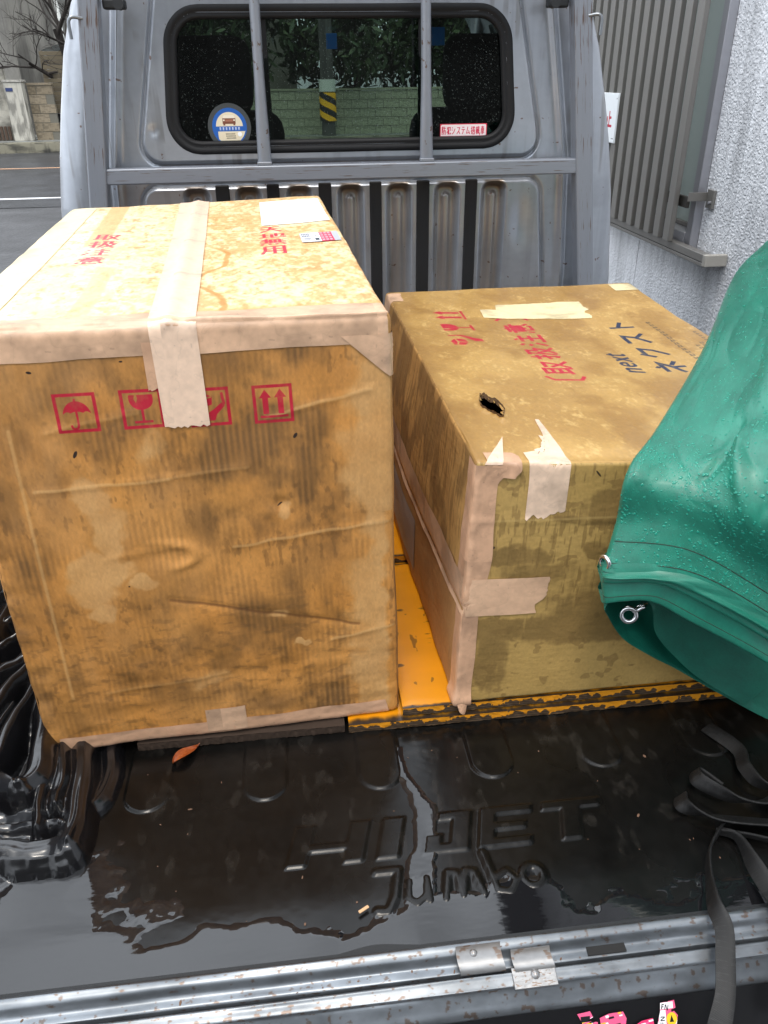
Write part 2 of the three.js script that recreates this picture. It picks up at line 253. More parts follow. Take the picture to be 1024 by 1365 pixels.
{ // utility pole with striped guard
  const t = thing('utility_pole', 'grey utility pole with yellow and black guard, seen through the cab window', 'pole', [0.98, 0.2, -21.2]);
  part('shaft', [cyl(0.12, 0.17, 8, 0, 4, 0, 20)], std({ map: concreteTex(74, 73, 70, 81), roughness: 0.9 }), t);
  const st = tex(paint(256, 256, (u, v) => { const s = ((u * 2 + v * 2.2) % 1 + 1) % 1; return s < 0.5 ? [226, 168, 24] : [24, 24, 22]; }));
  part('striped_guard', [cyl(0.205, 0.205, 0.62, 0, 0.66, 0, 24)], std({ map: st, roughness: 0.5 }), t);
  part('notice_band', [cyl(0.2, 0.2, 0.26, 0, 1.12, 0, 24)], std({ color: 0xb9bdb4, roughness: 0.6 }), t);
}
// unseen wall added behind the camera to darken the reflections in the cab glass
struct('wall', [bx(14, 5.2, 0.3, 1, 2.6, 9.2, 0.02)], std({ map: concreteTex(92, 92, 88, 83), roughness: 0.9 }));

// ---- white stucco house on the right, with grilled window
{
  const X = 1.5, t = thing('stucco_house', 'white roughcast house wall with grilled window right of the truck', 'house', [X, 0, -1.5]);
  const stc = paint(1024, 1024, (u, v) => { const q = 1 - 0.12 * ss(0.45, 0.8, fbm(u * 9, v * 2.2, 5, 22)) - 0.06 * ss(0.5, 0.7, fbm(u * 50, v * 2, 3, 27)) + 0.1 * (fbm(u * 150, v * 150, 2, 20) - 0.5); return [232 * q, 233 * q, 236 * q]; });
  const stb = paint(1024, 1024, (u, v) => { const a = fbm(u * 190, v * 190, 3, 24), b = n2(u * 135 + 3 * fbm(u * 70, v * 70, 2, 9), v * 135, 26); return 255 * clamp(0.2 + 0.75 * ss(0.3, 0.72, b) * (0.6 + 0.8 * a) + 0.25 * (a - 0.5)); });
  const stucco = std({ map: tex(stc, true, 1.1, 1.1), bumpMap: tex(stb, false, 1.1, 1.1), bumpScale: 0.0030, roughness: 0.88 });
  const wg = (z0, z1, y0, y1) => { // wall panel with thickness, uv in metres; local z = world z + 1.5
    const g = new THREE.BoxGeometry(0.2, y1 - y0, z1 - z0); T(g, 0.1, (y0 + y1) / 2, (z0 + z1) / 2 + 1.5);
    const p = g.attributes.position, n = g.attributes.normal, uv = g.attributes.uv;
    for (let i = 0; i < p.count; i++) uv.setXY(i, Math.abs(n.getX(i)) > 0.5 ? p.getZ(i) : p.getX(i), Math.abs(n.getY(i)) > 0.5 ? p.getZ(i) : p.getY(i));
    return g;
  };
  const wz0 = -5.4, wz1 = -2.636, wy0 = 0.903, wy1 = 2.5, zc = (wz0 + wz1) / 2 + 1.5, yc = (wy0 + wy1) / 2, L = wz1 - wz0;
  part('wall', [wg(wz1, 2.4, 0.16, 6.2), wg(-6.0, wz0, 0.16, 6.2), wg(wz0, wz1, wy1, 6.2), wg(-3.198, wz1, 0.16, wy0), wg(wz0, -3.203, 0.16, wy0)], stucco, t);
  part('plinth', [bx(0.22, 0.16, 8.4, 0.1, 0.08, -0.3, 0.01)], std({ color: 0x7c7b77, roughness: 0.9 }), t);
  part('roof', [bx(5, 0.16, 9.2, 2.2, 6.3, -0.3, 0.02)], std({ color: 0x44474a, roughness: 0.7 }), t);
  part('room_lining', [bx(0.02, 1.8, 3.0, 0.6, 1.7, zc, 0.002)], std({ color: 0x3b3d3a, roughness: 0.9 }), t);
  const bronze = phy({ color: lin(0.215, 0.205, 0.19), metalness: 0.4, roughness: 0.42 }), alu = phy({ color: lin(0.42, 0.42, 0.45), metalness: 0.7, roughness: 0.4 });
  const win = part('window', [bx(0.07, wy1 - wy0, 0.045, 0.0, yc, wz1 + 1.5 - 0.025, 0.004), bx(0.07, wy1 - wy0, 0.045, 0, yc, wz0 + 1.525, 0.004), bx(0.08, 0.06, L - 0.1, 0, wy0 + 0.031, zc, 0.004), bx(0.07, 0.06, L - 0.1, 0, wy1 - 0.031, zc, 0.004), bx(0.04, wy1 - wy0 - 0.13, 0.06, 0.03, yc, zc, 0.004)], alu, t);
  const frost = phy({ color: lin(0.46, 0.53, 0.50), roughness: 0.35, transmission: 0.1, thickness: 0 });
  for (const s of [1, -1]) part('pane', [bx(0.008, wy1 - wy0 - 0.14, L / 2 - 0.1, s > 0 ? 0.05 : 0.045, yc, zc + s * (L / 4 - 0.01), 0.002)], frost, win);
  part('track', [bx(0.02, 0.014, L - 0.12, 0.035, wy0 + 0.07, zc, 0.002)], bronze, win);
  const bar = new RoundedBoxGeometry(0.022, 1.6, 0.056, 2, 0.004);
  for (let k = 0; k < 27; k++) { const m = part('grille_bar', bar, bronze, t); m.position.set(-0.10, 0.930 + 0.8, -2.704 - 0.0996 * k + 1.5); }
  part('grille_rail', [bx(0.036, 0.03, 3.0, -0.068, 0.914, -2.404 - 1.5 + 1.5, 0.003)], bronze, t);
  part('grille_rail', [bx(0.014, 0.042, 2.8, -0.072, 1.087, -2.53, 0.002)], std({ color: 0x35332f, roughness: 0.6 }), t);
  part('grille_rail', [bx(0.014, 0.042, 2.8, -0.072, 2.36, -2.53, 0.002)], bronze, t);
  part('sill', [bx(0.085, 0.014, 3.0, -0.043, 0.890, -2.40, 0.002)], bronze, t);
  part('sill_end', [bx(0.09, 0.044, 0.024, -0.048, 0.91, -0.89, 0.004)], std({ color: 0xa6a29a, roughness: 0.7 }), t);
  const bk = part('bracket', [bx(0.09, 0.032, 0.006, -0.043, 1.111, -1.106, 0.001), bx(0.012, 0.067, 0.05, -0.007, 1.105, -1.078, 0.002)], bronze, t);
  part('screw', [cyl(0.006, 0.006, 0.01, -0.017, 1.093, -1.07, 8, 0, Math.PI / 2)], alu, bk);
  // sign hung on the grille
  const sg = thing('no_parking_sign', 'white sign with red kanji hung on the window grille', 'sign', [1.382, 1.355, -3.53]);
  const face = paint(512, 320, () => [238, 242, 244], (g) => { g.strokeStyle = '#c01f3c'; glyph(g, '禁', 150, 105, 130, 120, 17); glyph(g, '止', 310, 105, 130, 120, 17); g.fillStyle = '#777'; g.beginPath(); g.arc(488, 30, 6, 0, 7); g.fill(); g.fillRect(455, 292, 40, 6); });
  part('plate', [bx(0.006, 0.208, 0.33, 0, 0, 0, 0.002)], std({ color: 0xe6eaec, roughness: 0.4 }), sg);
  part('lettering', [T(new THREE.PlaneGeometry(0.324, 0.202), -0.0045, 0, 0, 0, -Math.PI / 2, 0)], std({ map: tex(face), roughness: 0.35 }), sg);
}
// ================================================================ THE TRUCK
const BED = 0.66;
const paintNoise = paint(1024, 1024, (u, v) => { const a = fbm(u * 14, v * 14, 4, 101), b = fbm(u * 90, v * 90, 2, 102), dr = fbm(u * 60, v * 3, 3, 103); const q = 1 - 0.05 * ss(0.5, 0.75, a) - 0.045 * ss(0.55, 0.8, dr) + 0.03 * (b - 0.5); return [164 * q, 169 * q, 177 * q]; });
const silver = phy({ map: tex(paintNoise), metalness: 0.5, roughness: 0.32, clearcoat: 0.4, clearcoatRoughness: 0.12 });
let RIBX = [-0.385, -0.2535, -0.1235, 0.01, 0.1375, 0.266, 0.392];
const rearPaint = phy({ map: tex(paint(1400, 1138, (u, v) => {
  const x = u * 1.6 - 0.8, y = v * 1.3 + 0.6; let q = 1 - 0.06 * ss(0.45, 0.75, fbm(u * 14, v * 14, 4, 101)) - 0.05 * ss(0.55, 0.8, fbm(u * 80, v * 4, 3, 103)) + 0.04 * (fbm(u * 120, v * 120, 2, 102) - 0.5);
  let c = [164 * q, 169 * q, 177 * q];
  const dustTone = fbm(x * 30, y * 12, 4, 104);
  if (y < 1.3) for (const r of RIBX) { const a = Math.abs(x - r); if (a < 0.032) { const k = ss(0.031, 0.018, a); c = mix3(c, [142, 124, 106], k * (0.22 + 0.3 * dustTone)); c = mix3(c, [104, 88, 72], k * (0.25 + 0.6 * n2(r * 40, 3, 110)) * ss(1.262, 1.284, y + 0.008 * (dustTone - 0.5))); } }  // rib channels: dirt plus painted brown reflection, and painted shade under the top lip
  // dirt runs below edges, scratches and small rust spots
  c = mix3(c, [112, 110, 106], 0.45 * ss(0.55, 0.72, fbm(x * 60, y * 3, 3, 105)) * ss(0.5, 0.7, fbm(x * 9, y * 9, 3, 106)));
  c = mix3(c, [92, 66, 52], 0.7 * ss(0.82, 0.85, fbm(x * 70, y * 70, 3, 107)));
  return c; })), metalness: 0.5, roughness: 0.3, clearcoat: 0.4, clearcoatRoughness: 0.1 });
const framePaint = phy({ map: tex(paint(512, 512, (u, v) => { const chip = ss(0.70, 0.76, fbm(u * 24, v * 24, 4, 111)), dustTone = fbm(u * 10, v * 10, 3, 112); const q = 0.93 + 0.05 * (dustTone - 0.5); return mix3([140 * q, 145 * q, 154 * q], [84, 62, 50], chip * 0.8); })), metalness: 0.2, roughness: 0.4, clearcoat: 0.35, clearcoatRoughness: 0.2 });
const rubber = phy({ color: lin(0.010, 0.010, 0.011), roughness: 0.6, specularIntensity: 0.6 });
const steelDark = std({ color: 0x2b2d2f, roughness: 0.6, metalness: 0.3 });
const truck = thing('kei_truck', 'silver kei truck with open tailgate and a grey guard frame behind its cab window', 'truck', [0, 0, 0]);
function halfW(y) { const t = [[0.6, 0.735], [0.85, 0.772], [1.02, 0.768], [1.25, 0.745], [1.37, 0.724], [1.47, 0.702], [1.6, 0.670], [1.7, 0.634], [1.78, 0.585], [1.84, 0.50]]; for (let i = 1; i < t.length; i++) if (y <= t[i][0]) return lerp(t[i - 1][1], t[i][1], clamp((y - t[i - 1][0]) / (t[i][0] - t[i - 1][0]))); return 0.5; }
const xl = (y) => y > 1.41 ? lerp(0.505, 0.437, clamp((y - 1.41) / 0.3)) : lerp(0.545, 0.505, clamp((y - 1.0) / 0.41));
// signed distance of a rounded rectangle-like panel, positive inside
function rrect(x, y, hx, y0, y1, r) { const cx = Math.abs(x), cy = Math.abs(y - (y0 + y1) / 2), hy = (y1 - y0) / 2; const qx = cx - hx + r, qy = cy - hy + r; return -(Math.hypot(Math.max(qx, 0), Math.max(qy, 0)) + Math.min(Math.max(qx, qy), 0) - r); }
const WIN = (x, y) => rrect(x, y, 0.436 - 0.095 * Math.max(0, y - 1.46), 1.375, 1.694, 0.078);
const RIBS = [-0.385, -0.2535, -0.1235, 0.01, 0.1375, 0.266, 0.392];
const GAPS = [[-0.336, -0.301], [-0.206, -0.174], [-0.073, -0.04], [0.06, 0.091], [0.184, 0.218], [0.314, 0.346]];
function rearZ(x, y) {
  const w = halfW(y), e = w - Math.abs(x), R = 0.075;
  let z = -1.664 - 0.03 * Math.max(0, y - 1.35) - 0.35 * Math.max(0, y - 1.72) ** 2;
  if (e < R) z -= R - Math.sqrt(Math.max(R * R - (R - e) * (R - e), 0));
  const up = rrect(x, y, xl(y), 1.351, 1.83, 0.055), lo = rrect(x, y, xl(y) + 0.004, 0.6, 1.304, 0.04);
  z += 0.011 * ss(0, 0.009, up) + 0.011 * ss(0, 0.009, lo);
  z -= 0.007 * (Math.exp(-((up / 0.004) ** 2)) + Math.exp(-((lo / 0.004) ** 2)));
  const ax = Math.abs(x), cr = lerp(0.575, 0.515, clamp((y - 1.35) / 0.35)) + (y < 1.35 ? 0.02 * clamp((1.35 - y) / 0.3) : 0);
  z += 0.010 * Math.exp(-(((ax - cr) / 0.009) ** 2)) - 0.012 * ss(0.0, 0.02, ax - cr) * (1 - ss(0.05, 0.075, ax - cr));
  if (lo > 0) for (const c of RIBS) { const d = rrect(x - c, y, 0.031, 0.62, 1.294, 0.022); z -= 0.024 * ss(-0.006, 0.012, d); const q = rrect(x - c, y, 0.010, 0.62, 1.27, 0.01); z += 0.006 * ss(-0.004, 0.006, q); }
  // dents
  z += 0.0016 * (n2(x * 9, y * 9, 120) - 0.5) - 0.006 * Math.exp(-(((x - 0.47) / 0.025) ** 2 + ((y - 1.19) / 0.06) ** 2)) - 0.003 * Math.exp(-(((x + 0.47) / 0.012) ** 2 + ((y - 1.43) / 0.012) ** 2));
  return z;
}
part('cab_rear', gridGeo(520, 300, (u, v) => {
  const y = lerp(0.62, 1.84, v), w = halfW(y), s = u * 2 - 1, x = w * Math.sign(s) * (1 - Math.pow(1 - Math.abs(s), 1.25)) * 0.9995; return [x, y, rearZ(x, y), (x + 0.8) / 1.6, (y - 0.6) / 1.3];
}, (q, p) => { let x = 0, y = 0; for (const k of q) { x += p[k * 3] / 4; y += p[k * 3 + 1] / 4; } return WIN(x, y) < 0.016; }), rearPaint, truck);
{ // sides, roof, front of the cab
  const zS = -1.664 - 0.075, zF = -2.95;
  for (const s of [-1, 1]) {
    const side = part('cab_side', gridGeo(60, 60, (u, v) => { const y = lerp(0.62, 1.84, v); return [s * (halfW(y) - 0.0004 - 0.05 * Math.pow(clamp((u - 0.75) * 4), 2)), y, lerp(zS - 0.03 * Math.max(0, y - 1.35), zF, u), u * 1.2, y * 0.9]; }, (q, p) => { let z = 0, y = 0; for (const k of q) { z += p[k * 3 + 2] / 4; y += p[k * 3 + 1] / 4; } return rrect(z + 2.36, y, 0.42, 1.22, 1.68, 0.06) < 0; }), silver, truck);
    part('door_glass', gridGeo(8, 10, (u, v) => { const y = lerp(1.2, 1.7, v); return [s * (halfW(y) - 0.012), y, lerp(-1.9, -2.8, u)]; }), phy({ color: lin(0.22, 0.27, 0.25), transmission: 1, roughness: 0.0, thickness: 0 }), side);
    part('door_handle', [bx(0.02, 0.03, 0.14, s * 0.775, 1.05, -2.0, 0.008)], rubber, side);
  }
  part('roof', gridGeo(30, 20, (u, v) => { const s = u * 2 - 1; return [s * 0.502, 1.838 + 0.035 * (1 - s * s), lerp(-1.70, -2.75, v), u, v]; }), silver, truck);
  part('cab_front', [gridGeo(20, 10, (u, v) => { const s = u * 2 - 1, y = lerp(0.45, 1.2, v); return [s * (halfW(y) - 0.05), y, -3.0 - 0.22 * (1 - s * s * 0.5) + 0.02 * v, u, v]; }), bx(0.06, 0.72, 0.06, -0.62, 1.52, -2.98, 0.02, 0.5), bx(0.06, 0.72, 0.06, 0.62, 1.52, -2.98, 0.02, 0.5), bx(1.1, 0.06, 0.06, 0, 1.825, -2.77, 0.02)], silver, truck);
  part('windscreen', gridGeo(16, 8, (u, v) => { const s = u * 2 - 1, y = lerp(1.19, 1.82, v); return [s * lerp(0.66, 0.53, v), y, lerp(-3.16, -2.78, v) + 0.06 * s * s]; }), phy({ color: lin(0.72, 0.8, 0.76), transmission: 1, roughness: 0.0, thickness: 0 }), truck);
  const dark = std({ color: lin(0.02, 0.021, 0.022), roughness: 0.8 }), seatM = std({ color: lin(0.018, 0.019, 0.02), roughness: 0.9, bumpMap: weaveBump, bumpScale: 0.002 });
  part('cab_lining', [bx(1.36, 0.62, 0.02, 0, 1.03, -1.72, 0.004), bx(1.1, 0.02, 1.0, 0, 1.80, -2.25, 0.004), bx(1.4, 0.04, 1.3, 0, 0.75, -2.35, 0.01), bx(0.02, 0.55, 1.2, -0.68, 0.95, -2.35, 0.004), bx(0.02, 0.55, 1.2, 0.68, 0.95, -2.35, 0.004)], dark, truck);
  part('dashboard', [bx(1.28, 0.42, 0.34, 0, 1.02, -2.98, 0.06), bx(0.4, 0.07, 0.2, 0.36, 1.25, -2.95, 0.03)], dark, truck);
  for (const [s, x0] of [[-1, -0.36], [1, 0.44]]) {
    const seat = part('seat', [bx(0.42, 0.66, 0.14, x0, 1.13, -2.06, 0.06, -0.14), bx(0.42, 0.12, 0.46, x0, 0.84, -2.32, 0.05)], seatM, truck);
    part('headrest', [bx(0.26, 0.2, 0.10, x0, 1.545, -2.0, 0.05, -0.1), cyl(0.008, 0.008, 0.12, x0 - 0.05, 1.45, -2.01, 8), cyl(0.008, 0.008, 0.12, x0 + 0.05, 1.45, -2.01, 8)], seatM, seat);
  }
  part('steering_wheel', [T(new THREE.TorusGeometry(0.18, 0.014, 10, 40), 0.40, 1.14, -2.66, -1.05, 0, 0), bx(0.3, 0.04, 0.03, 0.4, 1.14, -2.66, 0.01, -1.05)], dark, truck);
  const blue = phy({ color: 0x5fb4ea, roughness: 0.6, transmission: 0.7, thickness: 0 });
  part('blue_tag', [bx(0.055, 0.055, 0.004, 0.40, 1.66, -2.62, 0.001)], blue, truck); part('blue_tag', [bx(0.04, 0.05, 0.004, 0.045, 1.655, -2.84, 0.001)], blue, truck);
  part('mirror', [bx(0.2, 0.05, 0.03, 0.0, 1.745, -2.72, 0.012)], dark, truck);
}
{ // rear window: rubber seal, glass, drops, stickers
  const out = []; for (let i = 0; i < 240; i++) { // walk the outline by angle
    const a = i / 240 * Math.PI * 2; let lo = 0, hi = 0.8; const dx = Math.cos(a), dy = Math.sin(a); for (let k = 0; k < 40; k++) { const m = (lo + hi) / 2; WIN(dx * m, 1.535 + dy * m) > 0 ? lo = m : hi = m; } out.push([dx * lo, 1.535 + dy * lo]);
  }
  // resample by arc length
  const L = [0]; for (let i = 1; i <= 240; i++) { const a = out[i - 1], b = out[i % 240]; L.push(L[i - 1] + Math.hypot(a[0] - b[0], a[1] - b[1])); }
  const at = (t) => { t *= L[240]; let i = 1; while (i < 240 && L[i] < t) i++; const f = (t - L[i - 1]) / (L[i] - L[i - 1]), a = out[i - 1], b = out[i % 240]; return [lerp(a[0], b[0], f), lerp(a[1], b[1], f)]; };
  const N = 260, P = []; for (let i = 0; i < N; i++) P.push(at(i / N));
  const seal = part('window_seal', gridGeo(N, 12, (u, v, i, j) => {
    const p = P[i % N], a = P[(i - 1 + N) % N], b = P[(i + 1) % N], tx = b[0] - a[0], ty = b[1] - a[1], l = Math.hypot(tx, ty), nx = -ty / l, ny = tx / l;
    const th = j / 12 * Math.PI, k = 0.017 * Math.cos(th) , h = 0.013 * Math.pow(Math.sin(th), 0.7) * (1 - 0.35 * Math.exp(-(((th - 1.8) / 0.25) ** 2)));
    const ins = 0.0135 - k; return [p[0] + nx * ins, p[1] + ny * ins, -1.662 - 0.03 * Math.max(0, p[1] - 1.35) + h];
  }), rubber, truck);
  const glassS = new THREE.Shape(); P.forEach((p, i) => { const a = P[(i - 1 + N) % N], b = P[(i + 1) % N], tx = b[0] - a[0], ty = b[1] - a[1], l = Math.hypot(tx, ty); const q = [p[0] - ty / l * 0.015, p[1] + tx / l * 0.015]; i ? glassS.lineTo(...q) : glassS.moveTo(...q); });
  const gg = new THREE.ShapeGeometry(glassS); { const p = gg.attributes.position; for (let i = 0; i < p.count; i++) p.setZ(i, -1.667 - 0.03 * Math.max(0, p.getY(i) - 1.35)); }
  const glass = part('rear_window', gg, phy({ color: lin(0.30, 0.37, 0.335), transmission: 1, roughness: 0.0, thickness: 0, ior: 1.5 }), truck);
  const gz = (y) => -1.667 - 0.03 * Math.max(0, y - 1.35);
  const r = rng(55), drop = new THREE.SphereGeometry(1, 8, 5, 0, 6.29, 0, Math.PI / 2).rotateX(Math.PI / 2), n = 2600;
  const im = new THREE.InstancedMesh(drop, phy({ color: lin(0.20, 0.24, 0.225), roughness: 0.2, specularIntensity: 0.35, transmission: 0.6, thickness: 0 }), n), m4 = new THREE.Matrix4(); let k = 0;
  while (k < n) { const x = (r() - 0.5) * 0.86, y = lerp(1.38, 1.69, r()); if (WIN(x, y) < 0.035 || fbm(x * 9 + 5, y * 9, 3, 56) < 0.22 + 0.35 * r() - 0.25 * (y - 1.4)) continue; const s = 0.0004 + 0.0008 * r() * r(); m4.compose(V(x, y, gz(y) + 0.0003), new THREE.Quaternion(), V(s, s * (1 + 0.7 * r()), s * 0.5)); im.setMatrixAt(k++, m4); }
  im.name = 'rain_drops'; im.userData.kind = 'stuff'; glass.add(im);
  // bars of the sliding window
  for (const x of [-0.185, 0.195]) part('sash_bar', bx(0.012, 0.285, 0.008, x, 1.535, -1.678, 0.002), rubber, glass);
  // round inspection sticker
  const rs = paint(256, 256, () => [236, 222, 190], (g) => {
    g.fillStyle = '#1f5fb4'; g.beginPath(); g.arc(128, 128, 128, 0, 7); g.fill(); g.fillStyle = '#eaddc0'; g.beginPath(); g.arc(128, 128, 100, Math.PI, 0); g.fill(); g.beginPath(); g.arc(128, 128, 118, 0.12, Math.PI - 0.75); g.lineTo(40, 158); g.lineTo(246, 158); g.fill(); g.fillStyle = '#1f5fb4'; g.fillRect(4, 124, 248, 32);
    g.fillStyle = '#e8eefc'; for (let i = 0; i < 7; i++) { g.fillRect(52 + i * 23, 131, 14, 3); g.fillRect(52 + i * 23, 139, 14, 3); g.fillRect(57 + i * 23, 130, 3, 19); g.fillRect(52 + i * 23, 147, 14, 2); }
    g.fillStyle = '#7c4a36'; g.fillRect(80, 68, 96, 40); g.fillStyle = '#f4ead6'; poly(g, [[92, 50], [164, 50], [174, 70], [82, 70]]); g.fillStyle = '#a8705a'; g.fillRect(100, 78, 56, 14); g.fillStyle = '#f4ead6'; g.fillRect(84, 78, 12, 10); g.fillRect(160, 78, 12, 10); g.fillStyle = '#7c4a36'; g.fillRect(84, 106, 14, 12); g.fillRect(158, 106, 14, 12);
    g.fillStyle = '#5a5446'; for (let j = 0; j < 3; j++) for (let i = 0; i < 8; i++) g.fillRect(96 + i * 9 + j * 2, 172 + j * 14, 6, 8);
    g.fillStyle = '#fff'; g.beginPath(); g.arc(200, 178, 16, 0, 7); g.fill();
  });
  part('round_sticker', [T(new THREE.CircleGeometry(0.0425, 40), -0.286, 1.436, gz(1.436) + 0.0015)], std({ map: tex(rs), roughness: 0.4 }), glass);
  part('sticker_backing', [T(new THREE.RingGeometry(0.0426, 0.053, 40), -0.286, 1.436, gz(1.436) + 0.0012)], phy({ color: lin(0.06, 0.07, 0.075), roughness: 0.3 }), glass);
  const ds = paint(512, 180, () => [222, 60, 84], (g) => { g.fillStyle = '#f3e4e4'; g.beginPath(); g.roundRect(8, 8, 496, 164, 16); g.fill(); g.strokeStyle = '#d12f52'; '防犯システム搭載車'.split('').forEach((c, i) => glyph(g, c, 18 + i * 53, 24, 46, 88, 8)); g.fillStyle = '#d12f52'; g.fillRect(14, 122, 484, 4); g.font = 'bold 34px sans-serif'; g.fillText('Security System Installed', 26, 160, 460); });
  part('security_sticker', [T(new THREE.PlaneGeometry(0.122, 0.041), 0.307, 1.413, gz(1.413) + 0.0015)], std({ map: tex(ds), roughness: 0.35 }), glass);
}
for (const [a, b] of GAPS) part('rubber_strip', [bx(b - a, 0.68, 0.012, (a + b) / 2, 0.963, -1.653, 0.003)], std({ color: lin(0.008, 0.008, 0.009), roughness: 0.7 }), truck);
{ // guard frame of square tube
  const fr = new THREE.Group(); fr.name = 'guard_frame'; truck.add(fr);
  for (const s of [-1, 1]) {
    part('post', [T(new RoundedBoxGeometry(0.045, 1.16, 0.045, 2, 0.005), s * 0.6195, 1.24, -1.6, 0, 0, s * 0.122)], framePaint, fr);
    part('hook', [tube([[s * 0.58, 1.662, -1.58], [s * 0.602, 1.664, -1.572], [s * 0.608, 1.658, -1.570], [s * 0.609, 1.622, -1.569]], 0.0038, 20, 8)], phy({ color: 0x8a8e92, metalness: 0.8, roughness: 0.35 }), fr);
    part('bolt_bracket', [bx(0.05, 0.02, 0.03, s * 0.512, 1.69, -1.615, 0.005), cyl(0.012, 0.012, 0.03, s * 0.5, 1.69, -1.6, 12, Math.PI / 2)], steelDark, fr);
    part('bar', [gridGeo(16, 12, (u, v) => { const a = u * Math.PI * 2, w = lerp(0.0165, 0.012, ss(0, 0.5, v)), d = lerp(0.010, 0.013, ss(0, 0.4, v)), y = lerp(1.353, 1.80, v), x = s < 0 ? lerp(-0.2045, -0.199, v) : lerp(0.2005, 0.192, v); return [x + Math.cos(a) * w, y, -1.6 + Math.sin(a) * d, u * 0.3, v * 1.5]; }), bx(0.036, 0.008, 0.02, s < 0 ? -0.2045 : 0.2005, 1.357, -1.596, 0.002)], framePaint, fr);
  }
  part('crossbar', [bx(1.185, 0.036, 0.036, 0, 1.335, -1.6, 0.004)], framePaint, fr);
  part('top_rail', [bx(1.06, 0.04, 0.04, 0, 1.82, -1.6, 0.005)], framePaint, fr);
}
{ // bed: floor, gates, sill, tailgate, chassis, wheels
  const galv = (k, rust) => phy({ map: tex(paint(1024, 128, (u, v) => { const a = fbm(u * 90, v * 8, 4, k), st = fbm(u * 30, v * 3, 4, k + 1), rr = ss(rust + 0.06, rust + 0.13, fbm(u * 240, v * 14, 4, k + 2)); const q = 118 + 26 * (a - 0.5) + 44 * (st - 0.5); return mix3([q * 0.98, q * 1.02, q * 1.06], [84, 62, 48], rr * 0.55); })), metalness: 0.8, roughness: 0.38});
  part('bed_floor', [bx(1.42, 0.05, 1.66, 0, 0.632, -0.832, 0.004)], steelDark, truck);
  for (const s of [-1, 1]) { const g = part('side_gate', [bx(0.028, 0.285, 1.62, s * 0.716, 0.805, -0.82, 0.006), bx(0.036, 0.03, 1.62, s * 0.716, 0.955, -0.82, 0.01), bx(0.012, 0.05, 1.6, s * 0.732, 0.76, -0.82, 0.005)], silver, truck); part('gate_hook', [tube([[s * 0.735, 0.72, -0.5], [s * 0.75, 0.715, -0.5], [s * 0.753, 0.69, -0.5], [s * 0.74, 0.685, -0.5]], 0.006, 12, 8)], steelDark, g); }
  const prof = (pts, n = 160) => { const P = []; const m = (pts.length - 1) * 4; for (let j = 0; j <= m; j++) P.push(catmull(pts, j / m)); return gridGeo(n, m, (u, v, i, j) => { const x = lerp(-0.715, 0.715, u), w = 0.0012 * (n2(x * 9, j * 0.4, 130) - 0.5); return [x, P[j][1] + w, P[j][0], u * 1, v]; }); };
  part('bed_sill', prof([[-0.004, 0.635], [-0.003, 0.659], [0.001, 0.6665], [0.0055, 0.6668], [0.011, 0.6635], [0.015, 0.657], [0.019, 0.6535], [0.026, 0.6525], [0.0285, 0.650], [0.0305, 0.640], [0.031, 0.60]]), galv(140, 0.62), truck);
  const tg = part('tailgate', prof([[0.034, 0.61], [0.0343, 0.650], [0.036, 0.657], [0.040, 0.6555], [0.0470, 0.6525], [0.0485, 0.6505], [0.0500, 0.6480], [0.0575, 0.639], [0.0645, 0.631], [0.0655, 0.625]]), galv(150, 0.58), truck);
  part('inner_panel', gridGeo(60, 30, (u, v) => { const x = lerp(-0.71, 0.71, u), d = v * 0.27; return [x, 0.6275 - 0.85 * d + 0.001 * (n2(u * 30, v * 6, 160) - 0.5), 0.0663 + 0.52 * d, u * 6, v]; }), phy({ color: lin(0.006, 0.006, 0.007), roughness: 0.3 }), tg);
  part('outer_panel', [T(new RoundedBoxGeometry(1.42, 0.285, 0.02, 2, 0.006), 0, 0.50, 0.126, -0.55)], silver, tg);
  // torn stickers on the inner panel
  const pos = (x, d0, d = d0 + 0.002) => [x + 0.0065, 0.628 - 0.85 * d, 0.0668 + 0.52 * d];
  function sticker(pts, draw) { const cx = pts.reduce((a, p) => a + p[0], 0) / pts.length, s = new THREE.Shape(); pts.forEach((p, i) => i ? s.lineTo(p[0], p[1]) : s.moveTo(p[0], p[1])); const g = new THREE.ShapeGeometry(s), p = g.attributes.position, uv = g.attributes.uv; let x0 = 9, x1 = -9, d0 = 9, d1 = -9; for (const q of pts) { x0 = Math.min(x0, q[0]); x1 = Math.max(x1, q[0]); d0 = Math.min(d0, q[1]); d1 = Math.max(d1, q[1]); } for (let i = 0; i < p.count; i++) { const x = p.getX(i), d = p.getY(i); uv.setXY(i, (x - x0) / (x1 - x0), 1 - (d - d0) / (d1 - d0)); const q = pos(x, d); p.setXYZ(i, q[0], q[1] + 0.0012, q[2] + 0.0012); } g.computeVertexNormals(); part('sticker', g, std({ map: tex(paint(128, 128, () => [226, 92, 132], draw)), roughness: 0.4 }), tg); }
  const bits = (seed) => (g) => { const r = rng(seed); for (let i = 0; i < 14; i++) { g.fillStyle = ['#f2eef0', '#f2eef0', '#141416', '#e85a8c', '#e8b92a'][(r() * 5) | 0]; g.save(); g.translate(r() * 128, r() * 128); g.rotate(-0.2); g.fillRect(-18, -6, 12 + 26 * r(), 8 + 10 * r()); g.restore(); } };
